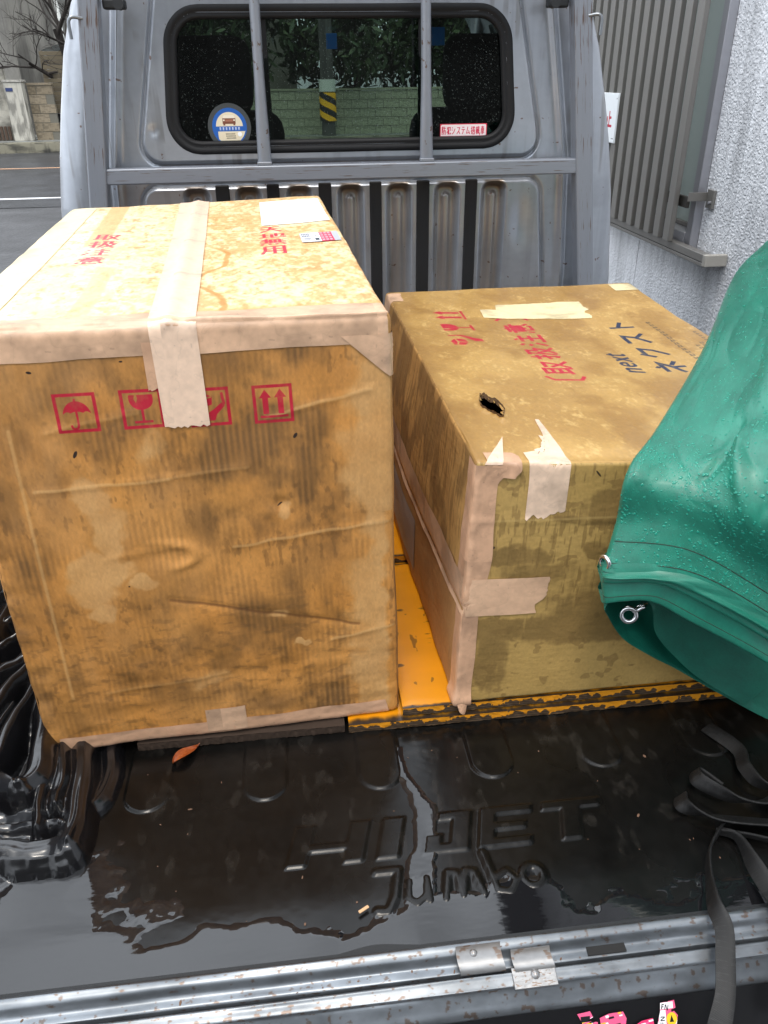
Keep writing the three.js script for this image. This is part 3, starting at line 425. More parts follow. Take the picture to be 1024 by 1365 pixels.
  sticker([[0.199, 0.004], [0.2155, 0.0025], [0.2165, 0.011], [0.214, 0.014], [0.2185, 0.020], [0.216, 0.032], [0.192, 0.034], [0.198, 0.014]], (g) => { bits(3)(g); g.fillStyle = '#f4f0f2'; g.fillRect(14, 6, 90, 30); g.fillRect(20, 40, 40, 70); g.fillStyle = '#17171a'; g.font = 'bold 34px sans-serif'; g.save(); g.rotate(0.25); g.fillText('FN', 40, 24); g.restore(); g.save(); g.translate(30, 110); g.rotate(-1.5); g.fillText('FN', 0, 20); g.restore(); g.fillStyle = '#e9c22e'; g.beginPath(); g.arc(92, 84, 30, 0, 7); g.fill(); g.fillStyle = '#17171a'; poly(g, [[92, 66], [104, 98], [80, 98]]); });
  sticker([[0.102, 0.0045], [0.117, 0.003], [0.120, 0.010], [0.113, 0.013], [0.125, 0.016], [0.124, 0.030], [0.106, 0.030], [0.107, 0.015]], (g) => { bits(5)(g); g.fillStyle = '#17171a'; g.fillRect(20, 24, 60, 30); g.fillStyle = '#f0b81e'; g.beginPath(); g.arc(70, 100, 40, 0, 7); g.fill(); });
  sticker([[0.1275, 0.012], [0.138, 0.0085], [0.155, 0.008], [0.1585, 0.016], [0.156, 0.028], [0.129, 0.026]], bits(7));
  sticker([[0.166, 0.026], [0.176, 0.021], [0.189, 0.0195], [0.191, 0.032], [0.168, 0.036]], (g) => { g.fillStyle = '#e0376a'; g.fillRect(0, 0, 128, 128); bits(9)(g); });
  // hinge knuckles
  const hm = phy({ map: tex(paint(256, 256, (u, v) => { const a = fbm(u * 9, v * 9, 4, 175), r = ss(0.6, 0.7, fbm(u * 14, v * 14, 4, 176)); const q = 150 + 50 * (a - 0.5); return mix3([q, q, q], [110, 84, 66], r * 0.6); })), metalness: 0.6, roughness: 0.4 }), kn = (x, w, z0, z1, y) => gridGeo(10, 14, (u, v) => { const a = v * Math.PI * 1.25 - 0.35, zc = (z0 + z1) / 2, rr = (z1 - z0) / 2; return [x + (u - 0.5) * w + 0.0012 * Math.sin(v * 9), y + Math.sin(a) * rr * 0.62, zc - Math.cos(a) * rr, u * 0.3, v * 0.6]; });
  const h1 = part('hinge', [kn(0.007, 0.052, 0.0, 0.034, 0.660)], hm, truck); const h2 = part('hinge', [kn(0.066, 0.046, 0.012, 0.038, 0.660), bx(0.05, 0.004, 0.022, 0.065, 0.6565, 0.043, 0.001, 0.3)], hm, truck);
  part('rivet', [T(new THREE.SphereGeometry(0.006, 10, 6), 0.066, 0.657, 0.041)], hm, h2); part('rivet', [T(new THREE.SphereGeometry(0.005, 10, 6), 0.0, 0.669, 0.016)], hm, h1);
  part('sill_patch', [bx(0.046, 0.0012, 0.010, 0.157, 0.6545, 0.021, 0.0004, 0.12)], std({ color: 0x151413, roughness: 0.8 }), truck);
  part('chassis', [bx(0.08, 0.12, 3.0, -0.35, 0.5, -1.6, 0.01), bx(0.08, 0.12, 3.0, 0.35, 0.5, -1.6, 0.01), bx(1.2, 0.1, 0.06, 0, 0.5, -0.06, 0.01)], steelDark, truck);
  const tyre = new THREE.LatheGeometry([[0.17, -0.07], [0.245, -0.072], [0.262, -0.05], [0.266, 0], [0.262, 0.05], [0.245, 0.072], [0.17, 0.07]].map(p => new THREE.Vector2(...p)), 36), rim = new THREE.LatheGeometry([[0.0, 0.03], [0.06, 0.035], [0.11, 0.02], [0.15, 0.045], [0.172, 0.068]].map(p => new THREE.Vector2(...p)), 36);
  for (const x of [-0.64, 0.64]) for (const z of [-0.75, -2.75]) { const w = new THREE.Group(); w.name = 'wheel'; w.position.set(x, 0.262, z); w.rotation.z = x > 0 ? -Math.PI / 2 : Math.PI / 2; truck.add(w); part('tyre', tyre, rubber, w); part('rim', rim, framePaint, w); }
}
// ---- black rubber bed mat with raised ribs and lettering
const matH = (() => { // relief raster of the lettering and rib ends: x -0.72..0.72, z -0.40..0.0
  const PX = 1100, w = Math.round(1.44 * PX), h = Math.round(0.40 * PX);
  const c = layer(w, h, (g) => {
    g.fillStyle = '#000'; g.fillRect(0, 0, w, h); g.strokeStyle = g.fillStyle = '#fff'; g.setTransform(PX, 0, 0, PX, 0.72 * PX, 0.40 * PX);
    // rib ends
    for (let k = 0; k < 9; k++) { const x = -0.735 + 0.165 * k; g.beginPath(); g.moveTo(x - 0.031, -0.42); g.lineTo(x - 0.031, -0.268); g.arc(x, -0.268, 0.031, Math.PI, 0, true); g.lineTo(x + 0.031, -0.42); g.closePath(); g.fill(); }
    // slanted block capitals, z from -0.186 (top) to -0.124 (foot)
    const L = (pts) => { g.beginPath(); pts.forEach(([x, y], i) => { const X = x + (1 - y) * 0.016, Y = -0.186 + y * 0.062; i ? g.lineTo(X, Y) : g.moveTo(X, Y); }); g.closePath(); g.fill(); };
    const box = (x0, x1, y0, y1) => L([[x0, y0], [x1, y0], [x1, y1], [x0, y1]]);
    box(-0.213, -0.187, 0, 1); box(-0.139, -0.113, 0, 1); box(-0.19, -0.13, 0.5, 0.68);
    box(-0.096, -0.066, 0, 1);
    box(-0.02, 0.026, 0, 0.2); box(0.0, 0.026, 0, 1); box(-0.034, 0.026, 0.8, 1); box(-0.034, -0.012, 0.55, 1);
    box(0.038, 0.06, 0, 1); box(0.038, 0.11, 0, 0.2); box(0.038, 0.102, 0.42, 0.6); box(0.038, 0.11, 0.8, 1);
    box(0.124, 0.206, 0, 0.22); box(0.152, 0.178, 0, 1);
    // Jumbo in brush-like script
    g.lineWidth = 0.010; g.lineCap = 'round'; g.lineJoin = 'round';
    const S = (pts) => { g.beginPath(); pts.forEach((p, i) => i ? g.lineTo(...p) : g.moveTo(...p)); g.stroke(); };
    S([[-0.098, -0.106], [-0.07, -0.106], [-0.078, -0.07], [-0.088, -0.052], [-0.102, -0.054]]);
    S([[-0.058, -0.088], [-0.062, -0.066], [-0.052, -0.058], [-0.04, -0.066], [-0.036, -0.09], [-0.036, -0.06]]);
    S([[-0.016, -0.06], [-0.008, -0.094], [0.002, -0.092], [0.006, -0.062], [0.014, -0.094], [0.024, -0.092], [0.032, -0.062]]);
    S([[0.042, -0.118], [0.05, -0.064], [0.066, -0.06], [0.076, -0.074], [0.066, -0.088], [0.05, -0.08]]);
    g.beginPath(); g.ellipse(0.098, -0.078, 0.013, 0.014, 0, 0, 7); g.stroke();
  });
  const d = c.getContext('2d').getImageData(0, 0, w, h).data, a = new Float32Array(w * h);
  for (let i = 0; i < a.length; i++) a[i] = d[i * 4] / 255;
  for (let pass = 0; pass < 2; pass++) { const b = new Float32Array(w * h); for (let y = 1; y < h - 1; y++) for (let x = 1; x < w - 1; x++) { const i = y * w + x; b[i] = (a[i] * 2 + a[i - 1] + a[i + 1] + a[i - w] + a[i + w]) / 6; } a.set(b); }
  return (x, z) => { const fx = (x + 0.72) * PX, fy = (z + 0.40) * PX, xi = Math.floor(fx), yi = Math.floor(fy); if (xi < 0 || yi < 0 || xi >= w - 1 || yi >= h - 1) return 0; const u = fx - xi, v = fy - yi, i = yi * w + xi; return lerp(lerp(a[i], a[i + 1], u), lerp(a[i + w], a[i + w + 1], u), v); };
})();
const matDrop = (z) => 0.105 * 0.008 * Math.log(1 + Math.exp((z + 0.078) / 0.008));
const matY = (x, z) => 0.6625 - matDrop(z) + 0.0025 * matH(x, z) + 0.0022 * (fbm(x * 9 + 7, z * 9, 3, 180) - 0.5);
{
  const mm = phy({ map: tex(paint(1024, 512, (u, v) => { const a = fbm(u * 12, v * 6, 4, 190), b = fbm(u * 160, v * 80, 2, 191), s = ss(0.66, 0.72, fbm(u * 70, v * 20, 3, 192)); const q = 11 + 11 * (a - 0.4) + 8 * (b - 0.5) + 18 * s * b; return [q * 1.06, q * 1.0, q * 0.92]; })), roughness: 0.42, roughnessMap: tex(paint(512, 256, (u, v) => 150 + 190 * (fbm(u * 14, v * 7, 4, 193) - 0.45)), false), bumpMap: grainBump, bumpScale: 0.00035, specularIntensity: 0.55 });
  const mat = thing('bed_mat', 'wet black rubber bed mat embossed with the letters HIJET Jumbo', 'rubber mat', [0, 0, 0]);
  part('mat_sheet', gridGeo(560, 200, (u, v) => { const x = lerp(-0.70, 0.70, u), z = lerp(-0.0035, -0.40, v); return [x, matY(x, z), z, u, v * 0.4]; }), mm, mat);
  part('mat_rear', gridGeo(20, 20, (u, v) => { const x = lerp(-0.70, 0.70, u), z = lerp(-0.40, -1.62, v); return [x, 0.6625, z, u, v]; }), mm, mat);
  { // grit and leaf crumbs
    const r = rng(222), gs = []; for (let i = 0; i < 70; i++) { const x = -0.62 + r() * 1.1, z = i < 36 ? -0.012 - 0.33 * r() : 0.002 + 0.026 * r(), s = 0.0006 + 0.0018 * r() * r(); gs.push(T(new THREE.IcosahedronGeometry(1, 0).scale(s * (1 + 2 * r()), s * 0.5, s), x, (z < 0 ? matY(x, z) + 0.0006 : z < 0.012 ? 0.6655 : 0.6535), z, 0, r() * 6, 0)); }
    const m = part('grit', gs, std({ color: 0x6b5140, roughness: 0.9 }), mat); m.userData.kind = 'stuff';
  }
  // standing water on the mat
  const blob = (x, z, cx, cz, rx, rz) => 1 - Math.hypot((x - cx) / rx, (z - cz) / rz);
  const wet = (x, z) => {
    let d = Math.max(blob(x, z, -0.58, -0.07, 0.21, 0.10), 1.1 * blob(x, z, -0.50, -0.12, 0.10, 0.07));
    const top = -0.052 - 0.014 * Math.sin(x * 21 + 1) - 0.02 * Math.exp(-(((x + 0.05) / 0.05) ** 2));
    d = Math.max(d, (z - top) / 0.03 - 0.9 * ss(0.0, 0.2, x));
    const cx = -0.036 + 0.012 * Math.sin(z * 26), wd = lerp(0.024, 0.010, clamp((-z - 0.06) / 0.25)); if (z > -0.315) d = Math.max(d, (wd - Math.abs(x - cx)) / 0.02);
    d = Math.max(d, 0.8 * blob(x, z, 0.075, -0.052, 0.06, 0.028));
    if (x > 0.1) d = Math.max(d, (z + 0.044) / 0.05 * 0.8);
    return d + 1.1 * (fbm(x * 26, z * 36, 4, 200) - 0.5) + 0.12 * (fbm(x * 110, z * 110, 2, 201) - 0.5);
  };
  const wg = gridGeo(560, 140, (u, v) => { const x = lerp(-0.695, 0.695, u), z = lerp(-0.0045, -0.34, v), w = wet(x, z); return [x, Math.min(0.6631 - matDrop(z) + clamp(w * 0.006, -0.002, 0.0011), Math.max(matY(x, z) + clamp(w * 0.008, -0.002, 0.0018), 0.655)), z]; }, (q, p) => q.some(k => p[k * 3 + 1] > matY(p[k * 3], p[k * 3 + 2]) - 0.0003));
  const water = struct('puddle', wg, phy({ color: lin(0.008, 0.008, 0.009), roughness: 0.03, ior: 1.42, bumpMap: grainBump, bumpScale: 0.00012, clearcoat: 0.35, clearcoatRoughness: 0.02 }));
}

// ================================================================ CARGO
// a carton: rounded-edge box with pushed corners, dents and tape that follows its surface
function carton({ name, label, category, x, z, yaw, y0, w, d, h, r, corner, dent, seed }) {
  const t = thing(name, label, category, [x, y0, z], yaw);
  const c = { t, w, d, h };
  c.F = (X, Y, Z, out = 0) => {
    const q = V(clamp(X, r, w - r), clamp(Y, r, h - r), clamp(Z, -d + r, -r)), n = V(X, Y, Z).sub(q); if (n.lengthSq() < 1e-10) n.set(0, 0, 1); n.normalize();
    let o = 0.004 * (n3(X * 7 + seed, Y * 7, Z * 7, seed) - 0.5) + 0.0016 * (n3(X * 26 + seed, Y * 26, Z * 26, seed + 3) - 0.5);
    if (dent) o += dent(X, Y, Z, n);
    const p = q.clone().addScaledVector(n, r + o + out);
    const a = X / w, b = Y / h, e = -Z / d;
    corner.forEach((k, i) => { const f = (i & 1 ? a : 1 - a) * (i & 2 ? b : 1 - b) * (i & 4 ? e : 1 - e); p.x += k[0] * f; p.y += k[1] * f; p.z += k[2] * f; });
    p.n = n; return p;
  };
  const knots = (L, n) => { const k = [0, r * 0.25, r * 0.55, r]; const m = Math.max(6, Math.round((L - 2 * r) / n)); for (let i = 1; i <= m; i++) k.push(r + (L - 2 * r) * i / m); k.push(L - r * 0.55, L - r * 0.25, L); return k; };
  c.face = (nm, mat, nn = 0.006, keep) => {
    const S = { front: [w, h, (a, b) => [a, b, 0]], back: [w, h, (a, b) => [w - a, b, -d]], top: [w, d, (a, b) => [a, h, -b]], bottom: [w, d, (a, b) => [a, 0, -b]], left: [d, h, (a, b) => [0, b, -a]], right: [d, h, (a, b) => [w, b, -a]] }[nm];
    const ka = knots(S[0], nn), kb = knots(S[1], nn), N = [];
    const g = gridGeo(ka.length - 1, kb.length - 1, (u, v, i, j) => { const p = c.F(...S[2](ka[i], kb[j])); N.push(p.n); return [p.x, p.y, p.z, ka[i] / S[0], kb[j] / S[1]]; }, keep && ((q, p) => keep(q, p)));
    const no = g.attributes.normal, ix = g.index; if (N[Math.floor(N.length / 2)].dot(V().fromBufferAttribute(no, Math.floor(N.length / 2))) < 0) { const a = ix.array; for (let i = 0; i < a.length; i += 3) { const s = a[i]; a[i] = a[i + 1]; a[i + 1] = s; } for (let i = 0; i < no.count; i++) no.setXYZ(i, -no.getX(i), -no.getY(i), -no.getZ(i)); }
    const A = ka.length, B = kb.length; for (let j = 0; j < B; j++) for (let i = 0; i < A; i++) if (!i || !j || i === A - 1 || j === B - 1) { const n = N[j * A + i]; no.setXYZ(j * A + i, n.x, n.y, n.z); }
    return part(nm === 'top' ? 'top_panel' : nm + '_panel', g, mat, t);
  };
  // fold('tf') etc.: unfold two faces about an edge; (a, s) with s > 0 on the first face, s < 0 on the second
  const FOLD = { tf: (a, s) => s >= 0 ? [a, h, -s] : [a, h + s, 0], fl: (s, b) => s >= 0 ? [s, b, 0] : [0, b, s], fb: (a, s) => s >= 0 ? [a, s, 0] : [a, 0, s], tb: (a, s) => s >= 0 ? [a, h, -d + s] : [a, h + s, -d], tl: (s, b) => s >= 0 ? [s, h, -b] : [0, h + s, -b], fr: (s, b) => s >= 0 ? [w - s, b, 0] : [w, b, s], tr: (s, b) => s >= 0 ? [w - s, h, -b] : [w, h + s, -b] };
  // tape between curves: lo(t)/hi(t) limits along the first axis, s0/s1 ends along the second (each may be a function of the other axis 0..1)
  c.tape = (nm, fold, A0, A1, B0, B1, o = {}) => {
    const f = (q, t) => typeof q === 'function' ? q(t) : q, nu = o.nu ?? 16, nv = o.nv ?? 40, out = 0.6 * (o.out ?? 0.0012), wr = 0.4 * (o.wr ?? 0.0009), sd = o.seed ?? 1;
    return part(nm, gridGeo(nu, nv, (u, v) => {
      const b = lerp(f(B0, u), f(B1, u), v), a = lerp(f(A0, v), f(A1, v), u), p0 = FOLD[fold](a, b);
      let e = out + wr * Math.abs(n2(a * 60 + sd * 7, b * 60, sd) + 0.5 * n2(a * 190, b * 190, sd + 1) - 0.6); if (o.lift) e += o.lift(u, v, a, b);
      const p = c.F(p0[0], p0[1], p0[2], e); return [p.x, p.y, p.z, a * 4, b * 4];
    }), o.mat, t, o.label);
  };
  return c;
}
const jag = (seed, amp, f = 40) => (u) => amp * (n2(u * f * 0.2, seed, 210) + 0.5 * n2(u * f, seed, 211) - 0.75);
const mkTape = (c0, k, rough = 0.36) => phy({ map: tex(paint(512, 512, (u, v) => { const a = fbm(u * 40, v * 40, 3, k), b = fbm(u * 5, v * 5, 4, k + 1), cr = ss(0.02, 0.0, Math.abs(fbm(u * 7, v * 9, 4, k + 2) - 0.5)), dt = 0.4 * ss(0.86, 0.88, fbm(u * 40, v * 40, 2, k + 3)); const q = 1 + 0.10 * (a - 0.5) - 0.16 * ss(0.45, 0.8, b) - 0.035 * cr - 0.22 * dt; return c0.map(x => Math.min(255, x * q)); })), roughness: rough, bumpMap: tex(paint(256, 256, (u, v) => 255 * fbm(u * 12, v * 16, 4, k + 5)), false), bumpScale: 0.0003 });
const tapeTan = mkTape([212, 174, 142], 220), tapePale = mkTape([230, 200, 174], 230), tapeCream = mkTape([232, 214, 168], 240), tapeRosy = mkTape([206, 164, 132], 250);
const RED = '#b3122e', NAVY = '#1b2747';

// ---------- large carton, left
{
  const w = 0.517, d = 0.917, h = 0.626;
  const spots = (L, x, y) => { let s = 0; for (const [cx, cy, rx, ry, k] of L) { const q = Math.hypot((x - cx) / rx, (y - cy) / ry); if (q < 1.4) s = Math.max(s, k * ss(1.35, 0.35, q)); } return s; };
  const DARK = [[0.25, 0.585, 0.30, 0.035, 0.7], [0.14, 0.53, 0.16, 0.07, 0.55], [0.34, 0.55, 0.12, 0.05, 0.6], [0.31, 0.455, 0.10, 0.06, 1.0], [0.36, 0.49, 0.06, 0.07, 0.9], [0.25, 0.42, 0.07, 0.04, 0.5], [0.41, 0.43, 0.045, 0.15, 0.75], [0.33, 0.37, 0.10, 0.05, 0.75], [0.40, 0.30, 0.05, 0.10, 0.5], [0.36, 0.20, 0.10, 0.06, 0.75], [0.26, 0.15, 0.14, 0.05, 0.65], [0.40, 0.065, 0.06, 0.045, 1.0], [0.17, 0.11, 0.16, 0.05, 0.5], [0.30, 0.06, 0.1, 0.03, 0.6], [0.03, 0.36, 0.05, 0.26, 0.75], [0.03, 0.12, 0.05, 0.12, 0.6], [0.08, 0.46, 0.05, 0.08, 0.5], [0.22, 0.26, 0.08, 0.03, 0.4], [0.12, 0.17, 0.06, 0.03, 0.45]];
  const DRY = [[0.133, 0.43, 0.018, 0.03, 1], [0.143, 0.37, 0.024, 0.05, 1], [0.13, 0.32, 0.04, 0.035, 1], [0.12, 0.285, 0.03, 0.03, 0.8], [0.118, 0.25, 0.024, 0.024, 1], [0.175, 0.295, 0.02, 0.012, 0.9], [0.225, 0.48, 0.025, 0.03, 0.7], [0.37, 0.155, 0.02, 0.006, 1.1], [0.345, 0.21, 0.022, 0.014, 0.7], [0.25, 0.10, 0.04, 0.02, 0.5], [0.36, 0.385, 0.012, 0.01, 0.8]];
  const CREASE = [[0.072, 0.428, 0.232, 0.437, 1], [0.232, 0.437, 0.33, 0.445, 0.5], [0.30, 0.331, 0.506, 0.345, 1], [0.209, 0.258, 0.46, 0.18, -1], [0.36, 0.506, 0.49, 0.534, 1], [0.42, 0.158, 0.51, 0.172, 1], [0.06, 0.51, 0.053, 0.104, 1], [0.1, 0.505, 0.21, 0.525, 0.4], [0.10, 0.105, 0.27, 0.12, 0.5]];
  const segd = (x, y, s) => { const dx = s[2] - s[0], dy = s[3] - s[1], t = clamp(((x - s[0]) * dx + (y - s[1]) * dy) / (dx * dx + dy * dy)); return [Math.hypot(x - s[0] - t * dx, y - s[1] - t * dy), (x - s[0]) * -dy + (y - s[1]) * dx]; };
  const front = paint(1024, 1240, (u, v) => {
    const x = u * w, y = v * h, wx = x + 0.05 * (fbm(x * 20, y * 20, 5, 300) - 0.5), wy = y + 0.06 * (fbm(x * 20 + 9, y * 15, 5, 301) - 0.5);
    let c = mix3([196, 132, 60], [206, 148, 80], fbm(x * 14, y * 14, 4, 302));
    // corrugation lines showing where the liner is soaked
    const flute = 0.5 + 0.5 * Math.sin(x * 2 * Math.PI / 0.0078 + 1.2 * (fbm(x * 20, y * 4, 2, 303) - 0.5)), streak = fbm(x * 170, y * 12, 3, 304);
    let k = spots(DARK, wx, wy); k = clamp(1.1 * k * (0.15 + 1.5 * ss(0.2, 0.8, fbm(x * 30, y * 22, 5, 305))));
    k = k * (0.70 + 0.34 * flute * ss(0.3, 0.6, fbm(x * 16, y * 10, 3, 319)) + 0.25 * (streak - 0.5)); k = Math.max(k, 0.35 * ss(0.5, 0.8, fbm(x * 11 + 3, y * 8, 5, 317)));
    c = mix3(c, [104, 74, 40], clamp(0.85 * k)); c = mix3(c, [126, 88, 46], 0.30 * flute * ss(0.45, 0.62, fbm(x * 10 + 2, y * 7, 4, 321)) * ss(0.35, 0.6, fbm(x * 60, y * 30, 3, 322)));
    const fine = ss(0.58, 0.76, fbm(x * 150, y * 80, 3, 306)) * ss(0.35, 0.6, fbm(x * 12, y * 12, 3, 307)); c = mix3(c, [104, 72, 38], 0.4 * fine);
    const dark2 = ss(0.56, 0.76, fbm(x * 60, y * 130, 4, 308)) * ss(0.5, 0.3, y / h); c = mix3(c, [92, 66, 40], 0.3 * dark2);
    // dry, paler liner with hard tide edges
    let dry = spots(DRY, wx, wy) - 0.35;
    const edge = 0.452 + 0.05 * (fbm(y * 9, 3.3, 4, 309) - 0.5) + 0.03 * (fbm(y * 60, 8.3, 3, 310) - 0.5);
    dry = Math.max(dry, (x - edge) * 14 - 1.2 * ss(0.05, 0, Math.abs(y - 0.31)) * 0.2);
    if (x > 0.49 && y < 0.36) dry = Math.min(dry, (0.504 + 0.014 * (fbm(y * 60, 2, 3, 312) - 0.5) - x) * 60);
    const dk = ss(-0.12, 0.38, dry + 0.8 * (fbm(x * 45, y * 36, 5, 311) - 0.5)); c = mix3(c, mix3([208, 164, 108], [192, 142, 84], fbm(x * 30, y * 30, 3, 313)), 0.85 * dk);
    const rub = ss(0.45, 0.75, fbm(x * 24, y * 10, 4, 318)) * ss(0.28, 0.05, Math.abs(x - 0.05)) * 0.5; c = mix3(c, [190, 140, 84], rub);
    for (const s of CREASE) { const [q, side] = segd(x, y + 0.004 * (n2(x * 40, 1, 314) - 0.5), s); c = mix3(c, s[4] > 0 ? [214, 170, 112] : [92, 58, 30], Math.abs(s[4]) * 0.5 * ss(0.0035, 0.0006, q)); }
    const g = 1 + 0.10 * (fbm(x * 420, y * 240, 2, 315) - 0.5); return [c[0] * g, c[1] * g, c[2] * g];
  }, (g, W, H) => {
    const S = W / w, art = layer(W, H, (q) => {
      q.strokeStyle = q.fillStyle = RED;
      for (const [x, y, k] of [[0.1165, 0.5515, 'umbrella'], [0.191, 0.5515, 'glass'], [0.269, 0.5485, 'hand'], [0.3445, 0.547, 'arrows']]) { q.setTransform(S * 0.048 / 100, 0, 0, S * 0.048 / 100, x * S, (h - y) * S); q.lineWidth = 8; q.strokeRect(4, 4, 92, 92); ICON[k](q); q.strokeStyle = q.fillStyle = RED; }
    });
    printOn(g, art, 0.95, 316);
    // punctures and scuffs
    g.setTransform(S, 0, 0, S, 0, 0); g.fillStyle = '#2a1a10';
    for (const [x, y, a, b, ro] of [[0.129, 0.476, 0.002, 0.005, 0.5], [0.392, 0.480, 0.002, 0.004, 0.6], [0.365, 0.386, 0.004, 0.001, -0.6], [0.098, 0.578, 0.003, 0.0015, 0.2], [0.16, 0.285, 0.0012, 0.001, 0], [0.2, 0.585, 0.002, 0.001, 0]]) { g.beginPath(); g.ellipse(x, h - y, a, b, ro, 0, 7); g.fill(); }
  });
  const top = paint(1024, 1800, (u, v) => {
    const x = u * w, y = v * d; let c = [212, 168, 110];
    const m = 0.55 * fbm(x * 170, y * 110, 4, 330) + 0.45 * fbm(x * 70, y * 50, 3, 329), m2 = fbm(x * 11, y * 9, 4, 331);
    const lightK = ss(0.30, 0.66, m + 0.5 * (m2 - 0.5)); c = mix3(c, [240, 218, 172], lightK);
    c = mix3(c, [244, 226, 188], ss(0.60, 0.1, x / w + 0.25 * (m2 - 0.5)) * 0.6);
    const dk = ss(0.50, 0.74, 0.5 * fbm(x * 60, y * 40, 4, 332) + 0.5 * fbm(x * 220, y * 130, 3, 328)) * 0.75; c = mix3(c, [190, 140, 84], dk);
    const ed = ss(0.07, 0.03, y + 0.03 * (fbm(x * 20, 4, 3, 333) - 0.5)) * ss(0.3, 0.32, x); c = mix3(c, [200, 140, 72], ed * 0.8);
    const tr = Math.abs(x - 0.305 - 0.02 * Math.sin(y * 22) - 0.02 * (fbm(y * 20, 2, 3, 334) - 0.5)); c = mix3(c, [188, 126, 58], ss(0.006, 0.002, tr) * ss(0.5, 0.4, y) * 0.7);
    const st = ss(0.02, 0.016, Math.abs(x - 0.105 - 0.07 * (0.6 - y) * 0.2)) * ss(0.48, 0.5, y) + ss(0.014, 0.011, Math.abs(x - 0.15)) * ss(0.33, 0.31, y) * 0.6; c = mix3(c, [220, 168, 110], clamp(st) * 0.8);
    const g = 1 + 0.08 * (fbm(x * 300, y * 160, 2, 335) - 0.5); return [c[0] * g, c[1] * g, c[2] * g];
  }, (g, W, H) => {
    const S = W / w, art = layer(W, H, (q) => {
      q.strokeStyle = '#c6203c';
      '取扱注意'.split('').forEach((ch, i) => { q.setTransform(S, 0, 0, H / d, 0, 0); glyph(q, ch, 0.094, d - 0.60 + i * 0.064, 0.046, 0.058, 0.0055); });
      '天地無用'.split('').forEach((ch, i) => { q.setTransform(S, 0, 0, H / d, 0, 0); glyph(q, ch, 0.373, d - 0.605 + i * 0.063, 0.046, 0.057, 0.0055); });
    });
    printOn(g, art, 0.9, 336);
  });
  const sideT = paint(512, 512, (u, v) => { const m = fbm(u * 10, v * 7, 5, 340), k = ss(0.45, 0.65, m); const c = mix3([182, 132, 74], [126, 88, 46], k), g = 1 + 0.1 * (fbm(u * 200, v * 90, 2, 341) - 0.5); return c.map(q => q * g); });
  const fluteB = tex(paint(512, 620, (u, v) => { const x = u * w, y = v * h, a = fbm(x * 60, y * 50, 4, 345), fl = Math.sin(x * 2 * Math.PI / 0.0078) * 0.5 + 0.5; return 255 * clamp(0.25 + 0.5 * a + 0.16 * fl * ss(0.4, 0.6, fbm(x * 12, y * 12, 3, 346))); }), false);
  const roughF = tex(paint(256, 256, (u, v) => 150 + 130 * (fbm(u * 12, v * 12, 4, 347) - 0.4)), false);
  const box = carton({ name: 'cardboard_box', label: 'big soaked cardboard box with red care icons on its front, left in the bed', category: 'cardboard box', x: -0.5525, z: -0.3435, yaw: 0.0544, y0: 0.681, w, d, h, r: 0.011, seed: 11,
    corner: [[0, 0, 0], [0.003, 0, 0.002], [0, 0, 0], [-0.006, -0.004, 0], [0, 0, 0], [0, 0, 0], [0, 0.002, 0], [0.004, 0.014, 0]],
    dent: (X, Y, Z, n) => {
      let o = 0;
      if (n.z > 0.5) { const f = Math.sin(Math.PI * X / w) * Math.sin(Math.PI * Y / h); o += 0.010 * f; for (const s of CREASE) { const [q, side] = segd(X, Y, s); if (q < 0.03) o += (s[4] > 0 ? 0.0012 : -0.0018) * Math.exp(-((q / 0.0035) ** 2)) ; }
        const a = Math.hypot((X - 0.205) / 0.05, (Y - 0.325) / 0.022); o += 0.004 * Math.exp(-((a - 0.9) ** 2) * 22) * ss(0.20, 0.26, X + 0.4 * (Y - 0.3)) - 0.003 * Math.exp(-a * a * 2) + 0.0012 * Math.exp(-(((Y - 0.335 - 0.10 * (X - 0.2)) / 0.004) ** 2)) * ss(0.06, 0.03, Math.abs(X - 0.19));
        o += -0.005 * Math.exp(-(((X - 0.365) ** 2 + (Y - 0.386) ** 2) / 0.0001)) + 0.003 * Math.exp(-(((X - 0.357) ** 2 + (Y - 0.379) ** 2) / 0.00012));
        o += 0.003 * (fbm(X * 26, Y * 60, 3, 350) - 0.5) * ss(0.22, 0.12, Y); o += 0.003 * (n2(Y * 60, 2, 351) - 0.5) * ss(0.05, 0.0, X); }
      if (n.y > 0.5) o += -0.006 * Math.sin(Math.PI * X / w) * Math.sin(Math.PI * -Z / d) + 0.004 * Math.exp(-(((X - w / 2) / 0.01) ** 2));
      return o;
    } });
  const M = (map, rough, b, bs) => phy({ map: tex(map), roughness: rough, bumpMap: b ?? grainBump, bumpScale: bs ?? 0.0006, roughnessMap: null });
  const fm = M(front, 0.62, fluteB, 0.0016); fm.roughnessMap = roughF; fm.roughness = 0.9;
  box.face('front', fm, 0.004); box.face('top', M(top, 0.36), 0.008); const sm = M(sideT, 0.7);
  box.face('left', sm, 0.02); box.face('right', sm, 0.02); box.face('back', sm, 0.03); box.face('bottom', sm, 0.05);
  // tape: band over the whole top front edge, long strip along the top running down the front, labels
  box.tape('tape', 'tf', -0.003 + 0.004, w - 0.004, (u) => -(0.034 + 0.004 * n2(u * 9, 3, 5) - 0.008 * ss(0.9, 1, u)), (u) => 0.040 + 0.006 * n2(u * 6, 8, 5), { mat: tapeTan, nu: 140, nv: 34, out: 0.0014, wr: 0.002, seed: 3, lift: (u, v, a, b) => 0.0035 * Math.exp(-(((b - 0.006 - 0.004 * Math.sin(u * 5)) / 0.0035) ** 2)) * (0.5 + n2(u * 12, 5, 9)) });
  box.tape('tape', 'tf', (v) => lerp(0.238, 0.222, v), (v) => lerp(0.291, 0.281, v), (u) => -0.125 + 0.004 * n2(u * 20, 2, 3), d - 0.02, { mat: tapePale, nu: 14, nv: 150, out: 0.0034, seed: 5 });
